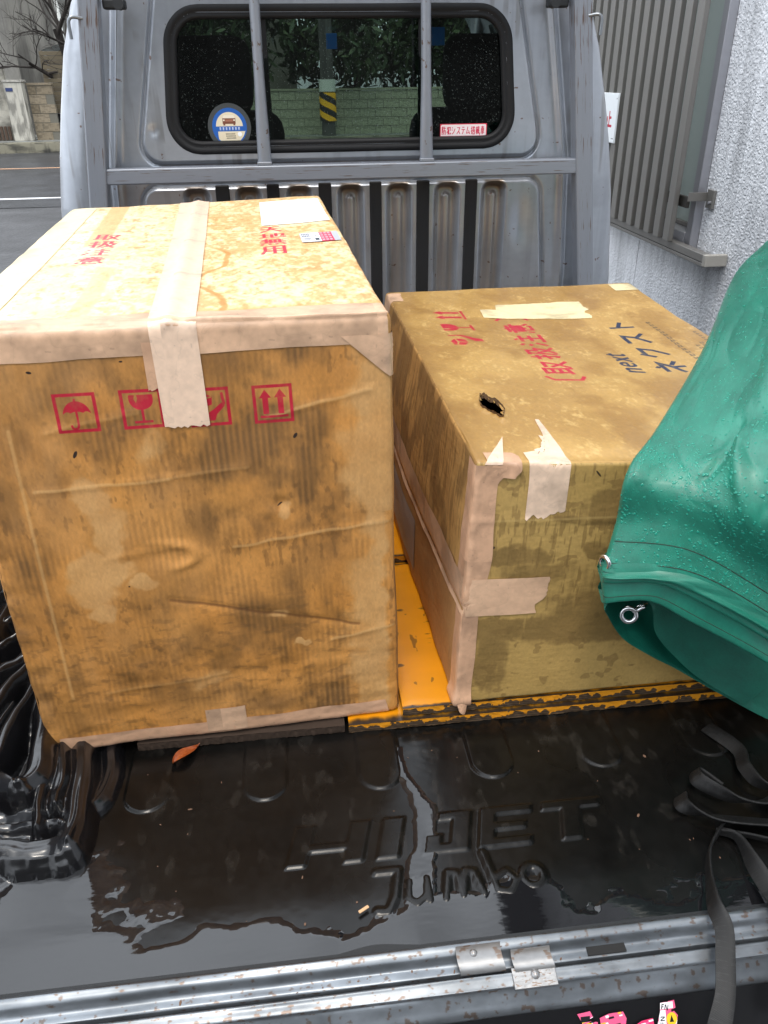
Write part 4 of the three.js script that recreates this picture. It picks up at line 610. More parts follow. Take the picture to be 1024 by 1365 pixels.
  box.tape('tape', 'tf', 0.226, 0.245, (u) => -0.076 + jag(5, 0.004)(u), -0.02, { mat: tapeRosy, nu: 10, nv: 20, out: 0.0024, seed: 6 });
  box.tape('tape', 'tb', (v) => lerp(0.222, 0.222, v), 0.281, -0.2, 0.03, { mat: tapePale, nu: 8, nv: 30, out: 0.002, seed: 8 });
  box.tape('tape', 'fb', (v) => lerp(0.012, 0.02, v), (v) => lerp(0.508, 0.495, v), -0.03, (u) => 0.028 + 0.003 * n2(u * 12, 3, 4) - 0.006 * (1 - u) * 0 , { mat: tapeRosy, nu: 110, nv: 18, out: 0.0014, wr: 0.0022, seed: 9 });
  box.tape('tape', 'fb', 0.228, 0.286, 0.01, (u) => 0.053 + 0.002 * u, { mat: tapeTan, nu: 10, nv: 10, out: 0.0022, seed: 10 });
  box.tape('tape', 'fr', (v) => lerp(0.034, 0.0, v) * 0 - 0.06, (v) => lerp(0.004, 0.062, v), 0.548, 0.601, { mat: tapeTan, nu: 24, nv: 20, out: 0.0022, wr: 0.003, seed: 12 });
  box.tape('tape', 'tl', -0.03, 0.055, 0.02, d - 0.02, { mat: tapeCream, nu: 16, nv: 60, out: 0.0014, seed: 13 });
  const white = phy({ map: tex(paint(128, 128, (u, v) => { const q = 232 + 14 * (fbm(u * 12, v * 12, 3, 360) - 0.5); return [q, q, q * 0.98]; })), roughness: 0.4 });
  box.tape('paper_label', 'tf', (v) => lerp(0.382, 0.384, v), (v) => lerp(0.506, 0.505, v), 0.608, (u) => 0.855 + 0.01 * u, { mat: white, nu: 20, nv: 20, out: 0.0016, wr: 0.0006, seed: 14 });
  const lab = paint(256, 256, () => [226, 224, 228], (g) => { g.fillStyle = '#d8405e'; g.fillRect(130, 0, 84, 256); g.fillStyle = '#e9a4ae'; for (let i = 0; i < 12; i++) g.fillRect(136 + (i % 3) * 25, 10 + Math.floor(i / 3) * 62, 18, 40); g.fillStyle = '#b9bcc4'; g.fillRect(214, 0, 42, 256); g.fillStyle = '#4a5064'; for (let i = 0; i < 10; i++) g.fillRect(10 + (i % 5) * 11, 20 + Math.floor(i / 5) * 60, 7, 44); g.fillRect(20, 160, 50, 14); g.fillRect(20, 190, 40, 10); g.fillStyle = '#2d3a44'; g.fillRect(92, 170, 26, 50); g.fillRect(98, 90, 12, 16); });
  const lm = part('printed_label', gridGeo(10, 10, (u, v) => { const p = box.F(lerp(0.442, 0.506, u), h, -lerp(0.418, 0.497, v), 0.0016); return [p.x, p.y, p.z]; }), std({ map: tex(lab), roughness: 0.35 }), box.t);
}
// ---------- second carton, right
{
  const w = 0.597, d = 0.975, h = 0.397;
  const F = [[0.30, 0.13, 0.40, 0.035, 0.9], [0.08, 0.135, 0.10, 0.025, 1.0], [0.05, 0.07, 0.035, 0.07, 0.8], [0.17, 0.155, 0.05, 0.05, 0.8], [0.20, 0.33, 0.07, 0.03, 0.9], [0.16, 0.31, 0.06, 0.012, 0.8], [0.07, 0.255, 0.06, 0.02, 0.8], [0.10, 0.23, 0.07, 0.02, 0.7], [0.185, 0.265, 0.03, 0.02, 0.8], [0.05, 0.37, 0.05, 0.02, 0.4], [0.15, 0.20, 0.05, 0.05, 0.6], [0.3, 0.3, 0.2, 0.1, 0.4], [0.25, 0.2, 0.1, 0.06, 0.6], [0.4, 0.2, 0.2, 0.2, 0.5]];
  const spots = (L, x, y) => { let s = 0; for (const [cx, cy, rx, ry, k] of L) { const q = Math.hypot((x - cx) / rx, (y - cy) / ry); if (q < 1.4) s = Math.max(s, k * ss(1.3, 0.5, q)); } return s; };
  const front = paint(1024, 700, (u, v) => {
    const x = u * w, y = v * h, wx = x + 0.03 * (fbm(x * 26, y * 26, 4, 400) - 0.5), wy = y + 0.03 * (fbm(x * 26, y * 26 + 7, 4, 401) - 0.5);
    let c = mix3([182, 150, 88], [166, 134, 74], fbm(x * 16, y * 16, 3, 402));
    const k = ss(0.26, 0.56, spots(F, wx, wy) * (0.2 + 0.6 * fbm(x * 26, y * 40, 5, 403) + 0.45 * fbm(x * 150, y * 22, 3, 407))); c = mix3(c, mix3([116, 92, 50], [136, 108, 60], fbm(x * 50, y * 30, 3, 408)), 0.8 * k);
    const fl = ss(0.60, 0.68, fbm(x * 260, y * 40, 3, 404)) * ss(0.13, 0.2, y) ; c = mix3(c, [116, 90, 48], 0.45 * fl);
    const sp = ss(0.66, 0.70, fbm(x * 60, y * 60, 3, 405)); c = mix3(c, [118, 92, 50], 0.45 * sp);
    c = mix3(c, [186, 158, 100], 0.4 * ss(0.0025, 0.0005, Math.abs(y - 0.312 - 0.02 * (x - 0.05)))); c = mix3(c, [188, 160, 104], 0.6 * ss(0.008, 0.002, y));
    const g = 1 + 0.10 * (fbm(x * 420, y * 260, 2, 406) - 0.5); return [c[0] * g, c[1] * g, c[2] * g];
  }, (g, W) => { const S = W / w; g.setTransform(S, 0, 0, S, 0, 0); g.fillStyle = '#2d2012'; for (const [x, y, a, b, r] of [[0.035, 0.268, 0.002, 0.002, 0], [0.168, 0.379, 0.0012, 0.006, -0.7]]) { g.beginPath(); g.ellipse(x, h - y, a, b, r, 0, 7); g.fill(); } });
  const top = paint(1024, 1670, (u, v) => {
    const x = u * w, y = v * d; let c = mix3([168, 130, 72], [184, 146, 84], ss(0.35, 0.65, fbm(x * 9, y * 7, 4, 410)));
    const fk = ss(0.52, 0.80, 0.6 * fbm(x * 190, y * 120, 3, 411) + 0.4 * fbm(x * 40, y * 30, 3, 415)); c = mix3(c, [212, 178, 114], 0.7 * fk);
    const dk = ss(0.55, 0.75, fbm(x * 16 + 5, y * 10, 4, 412)); c = mix3(c, [146, 108, 56], 0.55 * dk);
    c = mix3(c, [140, 104, 54], 0.5 * ss(0.03, 0.0, x) ); const g = 1 + 0.08 * (fbm(x * 300, y * 200, 2, 413) - 0.5); return [c[0] * g, c[1] * g, c[2] * g];
  }, (g, W, H) => {
    const S = W / w; const art = layer(W, H, (q) => {
      const turn = (x0, y0) => { q.setTransform(0, -S, S, 0, x0 * S, (d - y0) * S); }; // text runs away from the viewer, tops to the left
      q.strokeStyle = q.fillStyle = '#b81d36';
      turn(0.205, 0.335); '取扱注意'.split('').forEach((ch, i) => glyph(q, ch, 0.034 + i * 0.084, 0.0, 0.076, 0.064, 0.0075));
      q.lineWidth = 0.007; q.lineCap = 'butt'; for (const [x, s] of [[0.008, 1], [0.40, -1]]) { q.beginPath(); q.moveTo(x + s * 0.018, -0.002); q.lineTo(x, 0.010); q.lineTo(x, 0.058); q.lineTo(x + s * 0.018, 0.068); q.stroke(); }
      q.strokeStyle = q.fillStyle = '#b81d36'; ['hand', 'glass', 'arrows'].forEach((k, i) => { q.save(); turn(0.066 , 0.53 + i * 0.092); q.scale(0.0009, 0.0009); ICON[k](q); q.restore(); q.strokeStyle = q.fillStyle = '#b81d36'; });
      q.strokeStyle = q.fillStyle = NAVY;
      turn(0.420, 0.365); 'ネクスト'.split('').forEach((ch, i) => glyph(q, ch, i * 0.083, 0.0, 0.074, 0.058, 0.0085));
      turn(0.392, 0.372); q.font = 'italic bold 0.05px sans-serif'; q.save(); q.scale(0.001, 0.001); q.font = 'italic bold 52px sans-serif'; q.fillText('next', 0, 0); q.restore();
      // small address lines too fine to read
      q.fillStyle = '#4b4034'; const r = rng(77); for (const [x, y0, n, sz] of [[0.511, 0.40, 16, 0.0085], [0.545, 0.40, 8, 0.007], [0.558, 0.40, 9, 0.007], [0.575, 0.42, 14, 0.006]]) { turn(x, y0); for (let i = 0; i < n; i++) { const X = i * sz * 2; q.fillRect(X, 0, sz * 1.5, sz * 0.25); q.fillRect(X + sz * 0.5 * r(), -sz * 0.2, sz * 0.25, sz * 1.2); q.fillRect(X + sz * 0.2, sz * (0.5 + 0.3 * r()), sz * 1.1, sz * 0.22); q.fillRect(X + sz * (0.8 + 0.4 * r()), 0, sz * 0.22, sz); } }
    });
    printOn(g, art, 0.92, 414);
  });
  const side = paint(1024, 420, (u, v) => {
    const x = u * d, y = v * h; let c = mix3([196, 152, 92], [178, 136, 76], fbm(x * 12, y * 12, 4, 420));
    const st = 0.7 * ss(0.54, 0.74, fbm(x * 190, y * 22, 3, 421)) * ss(0.17, 0.2, y); c = mix3(c, [108, 80, 40], 0.6 * st); const k = ss(0.52, 0.6, fbm(x * 14, y * 9, 4, 422)); c = mix3(c, [112, 84, 46], 0.5 * k);
    if (y < 0.168) c = mix3(c, [180, 138, 92], 0.7); const g = 1 + 0.1 * (fbm(x * 300, y * 200, 2, 423) - 0.5); return [c[0] * g, c[1] * g, c[2] * g];
  });
  const hole = (X, D) => { const b = D - 0.204, a = X - 0.070 + 0.11 * b; return Math.pow(Math.pow(Math.abs(a) / 0.0145, 1.35) + Math.pow(Math.abs(b) / 0.047, 1.35), 0.74) + 0.28 * (n2(Math.atan2(b, a * 3) * 2.4 + 9, 1, 430) - 0.5) + 0.12 * (n2(X * 260, D * 260, 429) - 0.5); };
  const box = carton({ name: 'cardboard_box', label: 'lower olive cardboard box with a torn hole and navy lettering on its top', category: 'cardboard box', x: 0.0631, z: -0.3575, yaw: -0.0023, y0: 0.6995, w, d, h, r: 0.007, seed: 23,
    corner: [[-0.014, 0, 0.003], [0, 0, 0], [0.001, 0.013, 0.002], [0, -0.024, 0], [-0.05, 0, 0], [0, 0, 0], [-0.002, -0.002, 0], [0.0, -0.001, 0]],
    dent: (X, Y, Z, n) => { let o = 0; const D = -Z;
      if (n.y > 0.5) { o += -0.010 * Math.sin(Math.PI * X / w) * Math.sin(Math.PI * D / d); const q = hole(X, D); o += 0.004 * Math.exp(-((q - 1.15) ** 2) * 20) * (0.4 + n2(X * 160, D * 160, 431)) - 0.003 * Math.exp(-(((D - 0.02) / 0.02) ** 2)) * ss(0.05, 0.12, X); }
      if (n.x < -0.5) o += 0.012 * Math.sin(Math.PI * D / d) * Math.sin(Math.PI * Y / h) - 0.003 * Math.exp(-(((Y - 0.17) / 0.005) ** 2)) + 0.004 * (fbm(D * 14, Y * 14, 3, 432) - 0.5);
      if (n.z > 0.5) o += 0.004 * Math.sin(Math.PI * X / w) * Math.sin(Math.PI * Y / h) + 0.0015 * Math.exp(-(((Y - 0.312) / 0.004) ** 2));
      return o; } });
  const M = (map, rough) => phy({ map: tex(map), roughness: rough, bumpMap: grainBump, bumpScale: 0.0006 });
  box.face('front', M(front, 0.6), 0.006);
  const inv = (p) => [p[0] , -p[2]];
  box.face('top', M(top, 0.30), 0.0055, (q, p) => { let X = 0, D = 0; for (const k of q) { X += p[k * 3] / 4; D -= p[k * 3 + 2] / 4; } return hole(X, D) > 1; });
  const sm = M(side, 0.65); box.face('left', sm, 0.012); box.face('right', sm, 0.03); box.face('back', sm, 0.03); box.face('bottom', sm, 0.05);
  // torn flap edge round the hole: raw corrugated edge, and the dark inside
  part('torn_edge', gridGeo(60, 3, (u, v) => { const a = u * Math.PI * 2; let X = 0.069, D = 0.203; const dx = Math.cos(a) * 0.2, dd = Math.sin(a); for (let s = 0.002; s < 0.09; s += 0.0008) { X = 0.069 + dx * s; D = 0.203 + dd * s; if (hole(X, D) > 1.08) break; } const p = box.F(X, h, -D, 0.002), k = v; return [lerp(p.x, p.x - dx * 0.004 + 0.002 * (n2(a * 6, v * 3, 433) - 0.5), k), p.y - 0.007 * k + 0.004 * (n2(a * 9, 2, 434) - 0.3) * (1 - k), p.z + dd * 0.003 * k]; }), std({ color: 0x6d543a, roughness: 0.95 }), box.t);
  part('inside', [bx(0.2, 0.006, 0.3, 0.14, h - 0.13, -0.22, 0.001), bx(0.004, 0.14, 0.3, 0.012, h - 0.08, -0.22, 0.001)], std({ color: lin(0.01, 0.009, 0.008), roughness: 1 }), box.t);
  const tp = (...a) => box.tape('tape', ...a);
  tp('tf', (v) => lerp(0.182, 0.186, v), (v) => 0.412 + 0.010 * ss(0.4, 0.5, v) + jag(11, 0.008, 30)(v), (u) => 0.735 - 0.028 * u + 0.004 * n2(u * 5, 1, 3), (u) => 0.795 + 0.035 * ss(0.15, 0.18, u) + jag(12, 0.008, 24)(u), { mat: tapeCream, nu: 40, nv: 24, seed: 21 });
  tp('tf', (v) => lerp(0.074, 0.072, ss(0.3, 0.5, v)) + 0.02 * ss(0.72, 0.78, v) + 0.018 * ss(0.66, 0.7, v), (v) => 0.1285, (u) => -0.072 - 0.012 * (1 - u) + jag(13, 0.010, 26)(u), (u) => 0.09 + 0.07 * ss(0.3, 0.75, u) - 0.01 * u, { mat: tapePale, nu: 24, nv: 50, seed: 22, wr: 0.0015 });
  tp('tf', 0.016, (v) => 0.062 - 0.008 * ss(0.3, 0.0, v), -0.022, (u) => 0.030 - 0.01 * ss(0.85, 1, u), { mat: tapeRosy, nu: 24, nv: 24, seed: 23, wr: 0.0024, lift: (u, v) => 0.004 * ss(0.5, 1, u) * ss(0.6, 0.2, v) });
  tp('tf', (v) => lerp(0.012, 0.045, v), (v) => lerp(0.036, 0.056, v), -0.004, (u) => 0.06 + 0.022 * u, { mat: tapePale, nu: 14, nv: 20, out: 0.003, seed: 24, wr: 0.004 });
  // vertical tape round the front left edge, wrinkled, with a loose foot
  tp('fl', (v) => -0.034 + 0.004 * n2(v * 7, 2, 3), (v) => 0.031 - 0.010 * ss(0.62, 0.4, v) + 0.004 * n2(v * 9, 4, 3) + 0.02 * ss(0.93, 1, v), -0.004, 0.392, { mat: tapeRosy, nu: 30, nv: 90, wr: 0.0022, seed: 25, lift: (u, v) => 0.002 * Math.exp(-(((u - 0.58) / 0.07) ** 2)) * n2(v * 30, 3, 7) + 0.006 * ss(0.08, 0, v) });
  part('tape', gridGeo(8, 10, (u, v) => { const p = box.F(0.004 + 0.016 * u, 0.004, 0, 0.004); return [p.x + 0.008 * (0.5 - u) * v, p.y - 0.014 * v - 0.006 * v * u, p.z + 0.005 * v + 0.002 * Math.sin(u * 4)]; }), tapeRosy, box.t);
  tp('fl', -0.9, (v) => 0.118 - 0.012 * ss(0.5, 0.2, v) + jag(16, 0.008, 20)(v), (u) => 0.158 + 0.003 * u, (u) => 0.222, { mat: tapeTan, nu: 120, nv: 16, out: 0.0026, seed: 26, wr: 0.0014 });
  tp('tl', (v) => -0.05, (v) => 0.030 + jag(17, 0.01, 12)(v), d - 0.10, d - 0.02, { mat: tapeTan, nu: 14, nv: 16, seed: 27 });
  tp('tr', -0.04, 0.06, d - 0.07, d - 0.015, { mat: tapeCream, nu: 14, nv: 12, seed: 28 });
  part('paper_label', gridGeo(20, 10, (u, v) => { const p = box.F(0, lerp(0.03, 0.135, v) , -lerp(0.33, 0.74, u), 0.0016); return [p.x, p.y, p.z]; }), std({ color: 0xa09a98, roughness: 0.6 }), box.t);
}
// ---------- boards under the boxes
{
  const yel = (k) => phy({ map: tex(paint(1024, 1024, (u, v) => { const s = ss(0.70, 0.77, fbm(u * 14, v * 16, 4, k)) * 0.8, e = ss(0.018, 0.004, Math.min(v, 1 - v) + 0.012 * (fbm(u * 60, v * 20, 3, k + 1) - 0.4)), sc = 0.6 * ss(0.77, 0.8, fbm(u * 60, v * 14, 3, k + 2)), q = 1 - 0.12 * fbm(u * 9, v * 9, 3, k + 3); return mix3([226 * q, 146 * q, 14 * q], [44, 34, 26], clamp(s * 0.8 + e + sc * 0.7)); })), roughness: 0.3 });
  const edgeM = std({ map: tex(paint(1024, 64, (u, v) => { const p = Math.sin(v * 26) * 0.5 + 0.5, y = ss(0.50, 0.54, fbm(u * 80, v * 2, 4, 470) + 0.55 * (v - 0.42)); const q = 0.8 + 0.4 * fbm(u * 120, v * 4, 2, 471); return mix3(mix3([52, 40, 30], [84, 66, 46], p).map(z => z * q), [214, 140, 22], y); })), roughness: 0.6 });
  function board(label, x0, x1, z0, z1, y, th, k, edge = edgeM, face) {
    const t = thing('plywood_board', label, 'board', [x0, y, z0]);
    part('board_face', gridGeo(60, 40, (u, v, i, j) => [u * (x1 - x0), th + 0.0008 * (n2(u * 9, v * 9, k) - 0.5) - (j === 0 || j === 40 || i === 0 || i === 60 ? 0.0015 : 0), v * (z1 - z0), u * (x1 - x0) * 1.2, v]), face ?? yel(k), t);
    part('board_edge', gridGeo(160, 6, (u, v, i, j) => { const rag = 0.0022 * (n2(u * 130, j * 0.7, k + 5) - 0.6) * (j > 0 ? 1 : 0.3); return [u * (x1 - x0), th * (1 - j / 6) - 0.0015 * (j === 0), 0.0 + rag, u * (x1 - x0) * 1.5, 1 - v]; }), edge, t);
    part('board_core', [bx(x1 - x0 - 0.004, th - 0.003, z0 - z1 - 0.006, (x1 - x0) / 2, th / 2 - 0.001, (z1 - z0) / 2, 0.001)], std({ color: 0x4a3826, roughness: 0.9 }), t);
  }
  board('yellow painted plywood board lying on the mat, lowest edge below the olive box', -0.114, 0.640, -0.350, -1.3, 0.6645, 0.0165, 440);
  board('yellow painted plywood board directly under the olive box with a chipped front edge', -0.030, 0.640, -0.3565, -0.762, 0.6825, 0.0165, 450);
  board('rear yellow plywood board showing behind a dark gap between the two boxes', -0.026, 0.640, -0.790, -1.35, 0.6825, 0.0165, 460);
  const brown = std({ color: 0x35271c, roughness: 0.85 });
  board('dark weathered plywood board under the big soaked box', -0.43, -0.12, -0.352, -1.2, 0.6645, 0.0155, 465, brown, brown);
}
// ---------- green tarpaulin on the right
{
  const fineWeave = weaveBump.clone(); fineWeave.repeat.set(4, 4);
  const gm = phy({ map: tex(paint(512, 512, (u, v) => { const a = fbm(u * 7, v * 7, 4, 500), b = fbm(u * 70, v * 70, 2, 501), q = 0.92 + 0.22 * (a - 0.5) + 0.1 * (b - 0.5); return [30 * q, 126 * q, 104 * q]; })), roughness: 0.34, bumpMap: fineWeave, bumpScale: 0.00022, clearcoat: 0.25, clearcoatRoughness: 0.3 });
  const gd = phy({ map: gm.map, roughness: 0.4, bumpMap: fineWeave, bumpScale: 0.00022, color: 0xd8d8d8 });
  const t = thing('green_tarpaulin', 'wet green tarpaulin folded in a heap over the right side of the olive box', 'tarpaulin', [0, 0, 0]);
  const ROWS = [
    [[0.716, 1.24, -0.87], [0.694, 1.28, -0.836], [0.650, 1.335, -0.64], [0.66, 1.375, -0.50], [0.86, 1.36, -0.42]],
    [[0.712, 1.15, -0.93], [0.672, 1.213, -0.878], [0.598, 1.263, -0.60], [0.56, 1.30, -0.40], [0.80, 1.30, -0.30]],
    [[0.575, 1.09, -0.72], [0.532, 1.14, -0.689], [0.514, 1.19, -0.51], [0.487, 1.23, -0.353], [0.60, 1.26, -0.22]],
    [[0.352, 1.095, -0.41], [0.326, 1.132, -0.395], [0.361, 1.152, -0.307], [0.392, 1.17, -0.234], [0.50, 1.18, -0.16]],
    [[0.268, 1.085, -0.31], [0.240, 1.122, -0.285], [0.304, 1.112, -0.249], [0.365, 1.095, -0.185], [0.48, 1.08, -0.12]],
    [[0.262, 1.03, -0.31], [0.234, 1.050, -0.28], [0.306, 1.055, -0.236], [0.400, 1.005, -0.198], [0.52, 0.93, -0.17]],
    [[0.242, 0.985, -0.295], [0.217, 0.990, -0.26], [0.310, 0.995, -0.22], [0.407, 0.946, -0.19], [0.573, 0.823, -0.18]],
  ];
  // spread columns so that the first span is the rounded fold at the left
  const colT = [0, 0.07, 0.38, 0.68, 1];
  const rowAt = (row, u) => { let i = 1; while (i < 4 && u > colT[i]) i++; const f = (i - 1 + (u - colT[i - 1]) / (colT[i] - colT[i - 1])) / 4; return catmull(row, f); };
  const surf = (u, v) => { const p = catmull(ROWS.map(r => rowAt(r, u)), v); return V(...p); };
  const S = (u, v, out = 0) => {
    const p = surf(u, v), e = 0.004, n = V().crossVectors(surf(Math.min(u + e, 1), v).sub(surf(Math.max(u - e, 0), v)), surf(u, Math.min(v + e, 1)).sub(surf(u, Math.max(v - e, 0)))).normalize(); n.negate();
    // soft folds and a star-shaped kink
    const du = u - 0.50, dv = v - 0.47;
    let o = 0.006 * Math.sin(u * 9 + v * 3.5 + 0.6) * ss(0.05, 0.25, u) * (0.4 + 0.6 * v) + 0.007 * (fbm(u * 3.2 + 3, v * 4.5, 3, 510) - 0.5) * ss(0.02, 0.2, u);
    const fl = (x, y, a, k, wd, len) => { const c = Math.cos(a), s = Math.sin(a), q = (u - x) * c + (v - y) * s, m = -(u - x) * s + (v - y) * c; return k * Math.exp(-((m / wd) ** 2)) * ss(-0.02, 0.03, q) * ss(len, len * 0.4, q); };
    o += fl(0.47, 0.47, -0.35, -0.012, 0.03, 0.45) + fl(0.47, 0.47, 1.9, -0.009, 0.025, 0.25) + fl(0.47, 0.47, 2.7, -0.007, 0.03, 0.22) + fl(0.47, 0.47, 0.9, 0.009, 0.04, 0.4) + fl(0.5, 0.1, 1.3, -0.010, 0.06, 0.5) + fl(0.72, 0.3, 1.5, 0.008, 0.07, 0.6);
    const rg = (a, b, k) => Math.pow(1 - Math.abs(2 * n2(a, b, k) - 1), 7); o -= 0.0022 * ss(0.05, 0.15, u) * (rg(u * 5 + v * 2, v * 6 - u * 3, 517) + 0.6 * rg(u * 11 - v * 4, v * 9 + u * 5, 518));
    o *= ss(1.0, 0.55, v) * 0.85 + 0.15; return { p: p.addScaledVector(n, o + out), n };
  };
  const body = part('top_sheet', gridGeo(130, 150, (u, v) => { const p = S(u, v).p; return [p.x, p.y, p.z, u * 3, v * 4]; }), gm, t);
  // hem edges, from the photograph's four folded layers: each a band with a rounded lower edge
  const E = [
    [[0.240, 0.982, -0.294], [0.215, 0.986, -0.256], [0.265, 0.999, -0.226], [0.313, 0.986, -0.2135], [0.409, 0.936, -0.1825], [0.577, 0.813, -0.172]],
    [[0.242, 0.972, -0.300], [0.2165, 0.976, -0.262], [0.266, 0.9905, -0.2325], [0.313, 0.9745, -0.2205], [0.411, 0.921, -0.1895], [0.58, 0.799, -0.179]],
    [[0.244, 0.938, -0.302], [0.2205, 0.943, -0.263], [0.240, 0.955, -0.246], [0.273, 0.960, -0.234], [0.322, 0.934, -0.2215], [0.423, 0.879, -0.191], [0.595, 0.753, -0.179]],
  ];
  const edgeAt = (k, u) => V(...catmull(E[k], u));
  // lip of the top sheet: rolled under
  const band = (nm, topFn, k, bulge) => part(nm, gridGeo(130, 22, (u, v, i, j) => {
    const a = topFn(u), b = edgeAt(k, u); let p;
    if (v < 0.6) { const f = v / 0.6; p = a.clone().lerp(b, f); const o = bulge * Math.sin(Math.PI * Math.min(f, 1)) * 0.6; p.z += o + 0.0022 * ss(0.6, 1, f); p.y += o * 0.2; }
    else { const th = (v - 0.6) / 0.4 * Math.PI; p = b.clone(); p.z += 0.0022 - 0.0042 * (1 - Math.cos(th)) ; p.y -= 0.0044 * Math.sin(th); if (v > 0.97) { p.z -= 0.012; p.y += 0.006; } }
    p.z += 0.0012 * (n2(u * 14, k * 3, 512) - 0.5); return [p.x, p.y, p.z, u * 3, v * 0.2];
  }), gm, t);
  band('hem', (u) => S(u, 0.985).p.add(V(0, 0.001, 0.0006)), 0, 0.001);
  band('folded_layer', (u) => edgeAt(0, u).add(V(0, 0.012, -0.014)), 1, 0.002);
  band('folded_layer', (u) => edgeAt(1, u).add(V(0, 0.012, -0.015)), 2, 0.004);
  // stitching: fine cords along the hem
  const cord = std({ color: lin(0.02, 0.03, 0.02), roughness: 0.8 });
  for (const v of [0.895, 0.968]) part('stitching', [tube(Array.from({ length: 40 }, (_, i) => { const p = S(0.075 + 0.92 * i / 39, v, 0.0002).p; return p.toArray(); }), 0.0006, 120, 5)], cord, t);
  part('stitching', [tube(Array.from({ length: 40 }, (_, i) => { const u = 0.03 + 0.96 * i / 39, a = edgeAt(1, u), b = edgeAt(2, u); return a.lerp(b, 0.72).add(V(0, 0, 0.0045)).toArray(); }), 0.0005, 120, 5)], cord, t);
  // under sheet seen in the opening
  const low = [[0.224, 0.930, -0.262], [0.228, 0.921, -0.266], [0.265, 0.864, -0.28], [0.320, 0.817, -0.29], [0.364, 0.783, -0.30], [0.446, 0.724, -0.30], [0.540, 0.672, -0.28], [0.62, 0.668, -0.24]];
  const lowAt = (u) => V(...catmull(low, u));
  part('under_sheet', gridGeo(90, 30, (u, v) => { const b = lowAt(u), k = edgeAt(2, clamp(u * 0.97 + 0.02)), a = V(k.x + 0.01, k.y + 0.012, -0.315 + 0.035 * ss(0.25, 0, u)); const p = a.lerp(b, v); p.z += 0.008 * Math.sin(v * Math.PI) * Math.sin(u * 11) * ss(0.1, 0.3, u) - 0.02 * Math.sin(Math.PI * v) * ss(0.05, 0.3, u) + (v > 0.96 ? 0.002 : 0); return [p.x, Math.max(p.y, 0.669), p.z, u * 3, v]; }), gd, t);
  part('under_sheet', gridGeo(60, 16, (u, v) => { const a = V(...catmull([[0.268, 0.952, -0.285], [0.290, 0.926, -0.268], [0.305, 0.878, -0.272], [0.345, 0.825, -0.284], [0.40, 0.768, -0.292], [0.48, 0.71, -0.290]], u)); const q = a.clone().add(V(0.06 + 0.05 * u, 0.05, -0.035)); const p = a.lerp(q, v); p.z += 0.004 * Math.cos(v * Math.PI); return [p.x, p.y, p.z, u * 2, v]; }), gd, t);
  const chrome = phy({ color: lin(0.75, 0.75, 0.76), metalness: 1, roughness: 0.18 });
  part('grommet', [T(new THREE.TorusGeometry(0.0098, 0.0036, 10, 32), 0.2665, 0.9055, -0.2765, -0.25, -0.3, 0)], chrome, t); part('grommet', [T(new THREE.TorusGeometry(0.009, 0.003, 10, 32), 0.283, 0.914, -0.280, 0.9, 0.5, 0.4)], chrome, t); part('grommet', [T(new THREE.TorusGeometry(0.008, 0.003, 10, 24), 0.2185, 0.999, -0.268, 0.2, -1.2, 0)], chrome, t);
  // body of the heap behind and below, so that it has thickness
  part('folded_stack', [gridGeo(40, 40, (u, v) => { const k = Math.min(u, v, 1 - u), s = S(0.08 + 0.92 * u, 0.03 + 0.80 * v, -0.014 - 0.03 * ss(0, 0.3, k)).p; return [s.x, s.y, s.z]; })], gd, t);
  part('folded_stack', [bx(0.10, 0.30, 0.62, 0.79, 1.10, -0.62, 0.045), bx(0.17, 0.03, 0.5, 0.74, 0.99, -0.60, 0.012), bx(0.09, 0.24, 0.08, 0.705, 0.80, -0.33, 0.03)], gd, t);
  // rain drops standing on it
  const r = rng(515), n = 6500, im = new THREE.InstancedMesh(new THREE.SphereGeometry(1, 8, 5, 0, 6.29, 0, Math.PI / 2), phy({ color: lin(0.014, 0.23, 0.16), roughness: 0.05, ior: 1.33, clearcoat: 0.4 }), n), m4 = new THREE.Matrix4(), up = V(0, 1, 0); let k = 0;
  while (k < n) { const u = r(), v = r() * 0.97; if (fbm(u * 6, v * 8, 3, 516) < 0.18 + 0.36 * r()) continue; const s = S(u, v, 0), q = new THREE.Quaternion().setFromUnitVectors(up, s.n), z = 0.0005 + 0.0012 * r() * r() + (r() < 0.06 ? 0.0010 : 0); m4.compose(s.p, q.multiply(new THREE.Quaternion().setFromAxisAngle(up, r() * 6)), V(z * (1 + 0.5 * r()), z * 0.45, z)); im.setMatrixAt(k++, m4); }
  im.name = 'rain_drops'; im.userData.kind = 'stuff'; t.add(im);
}
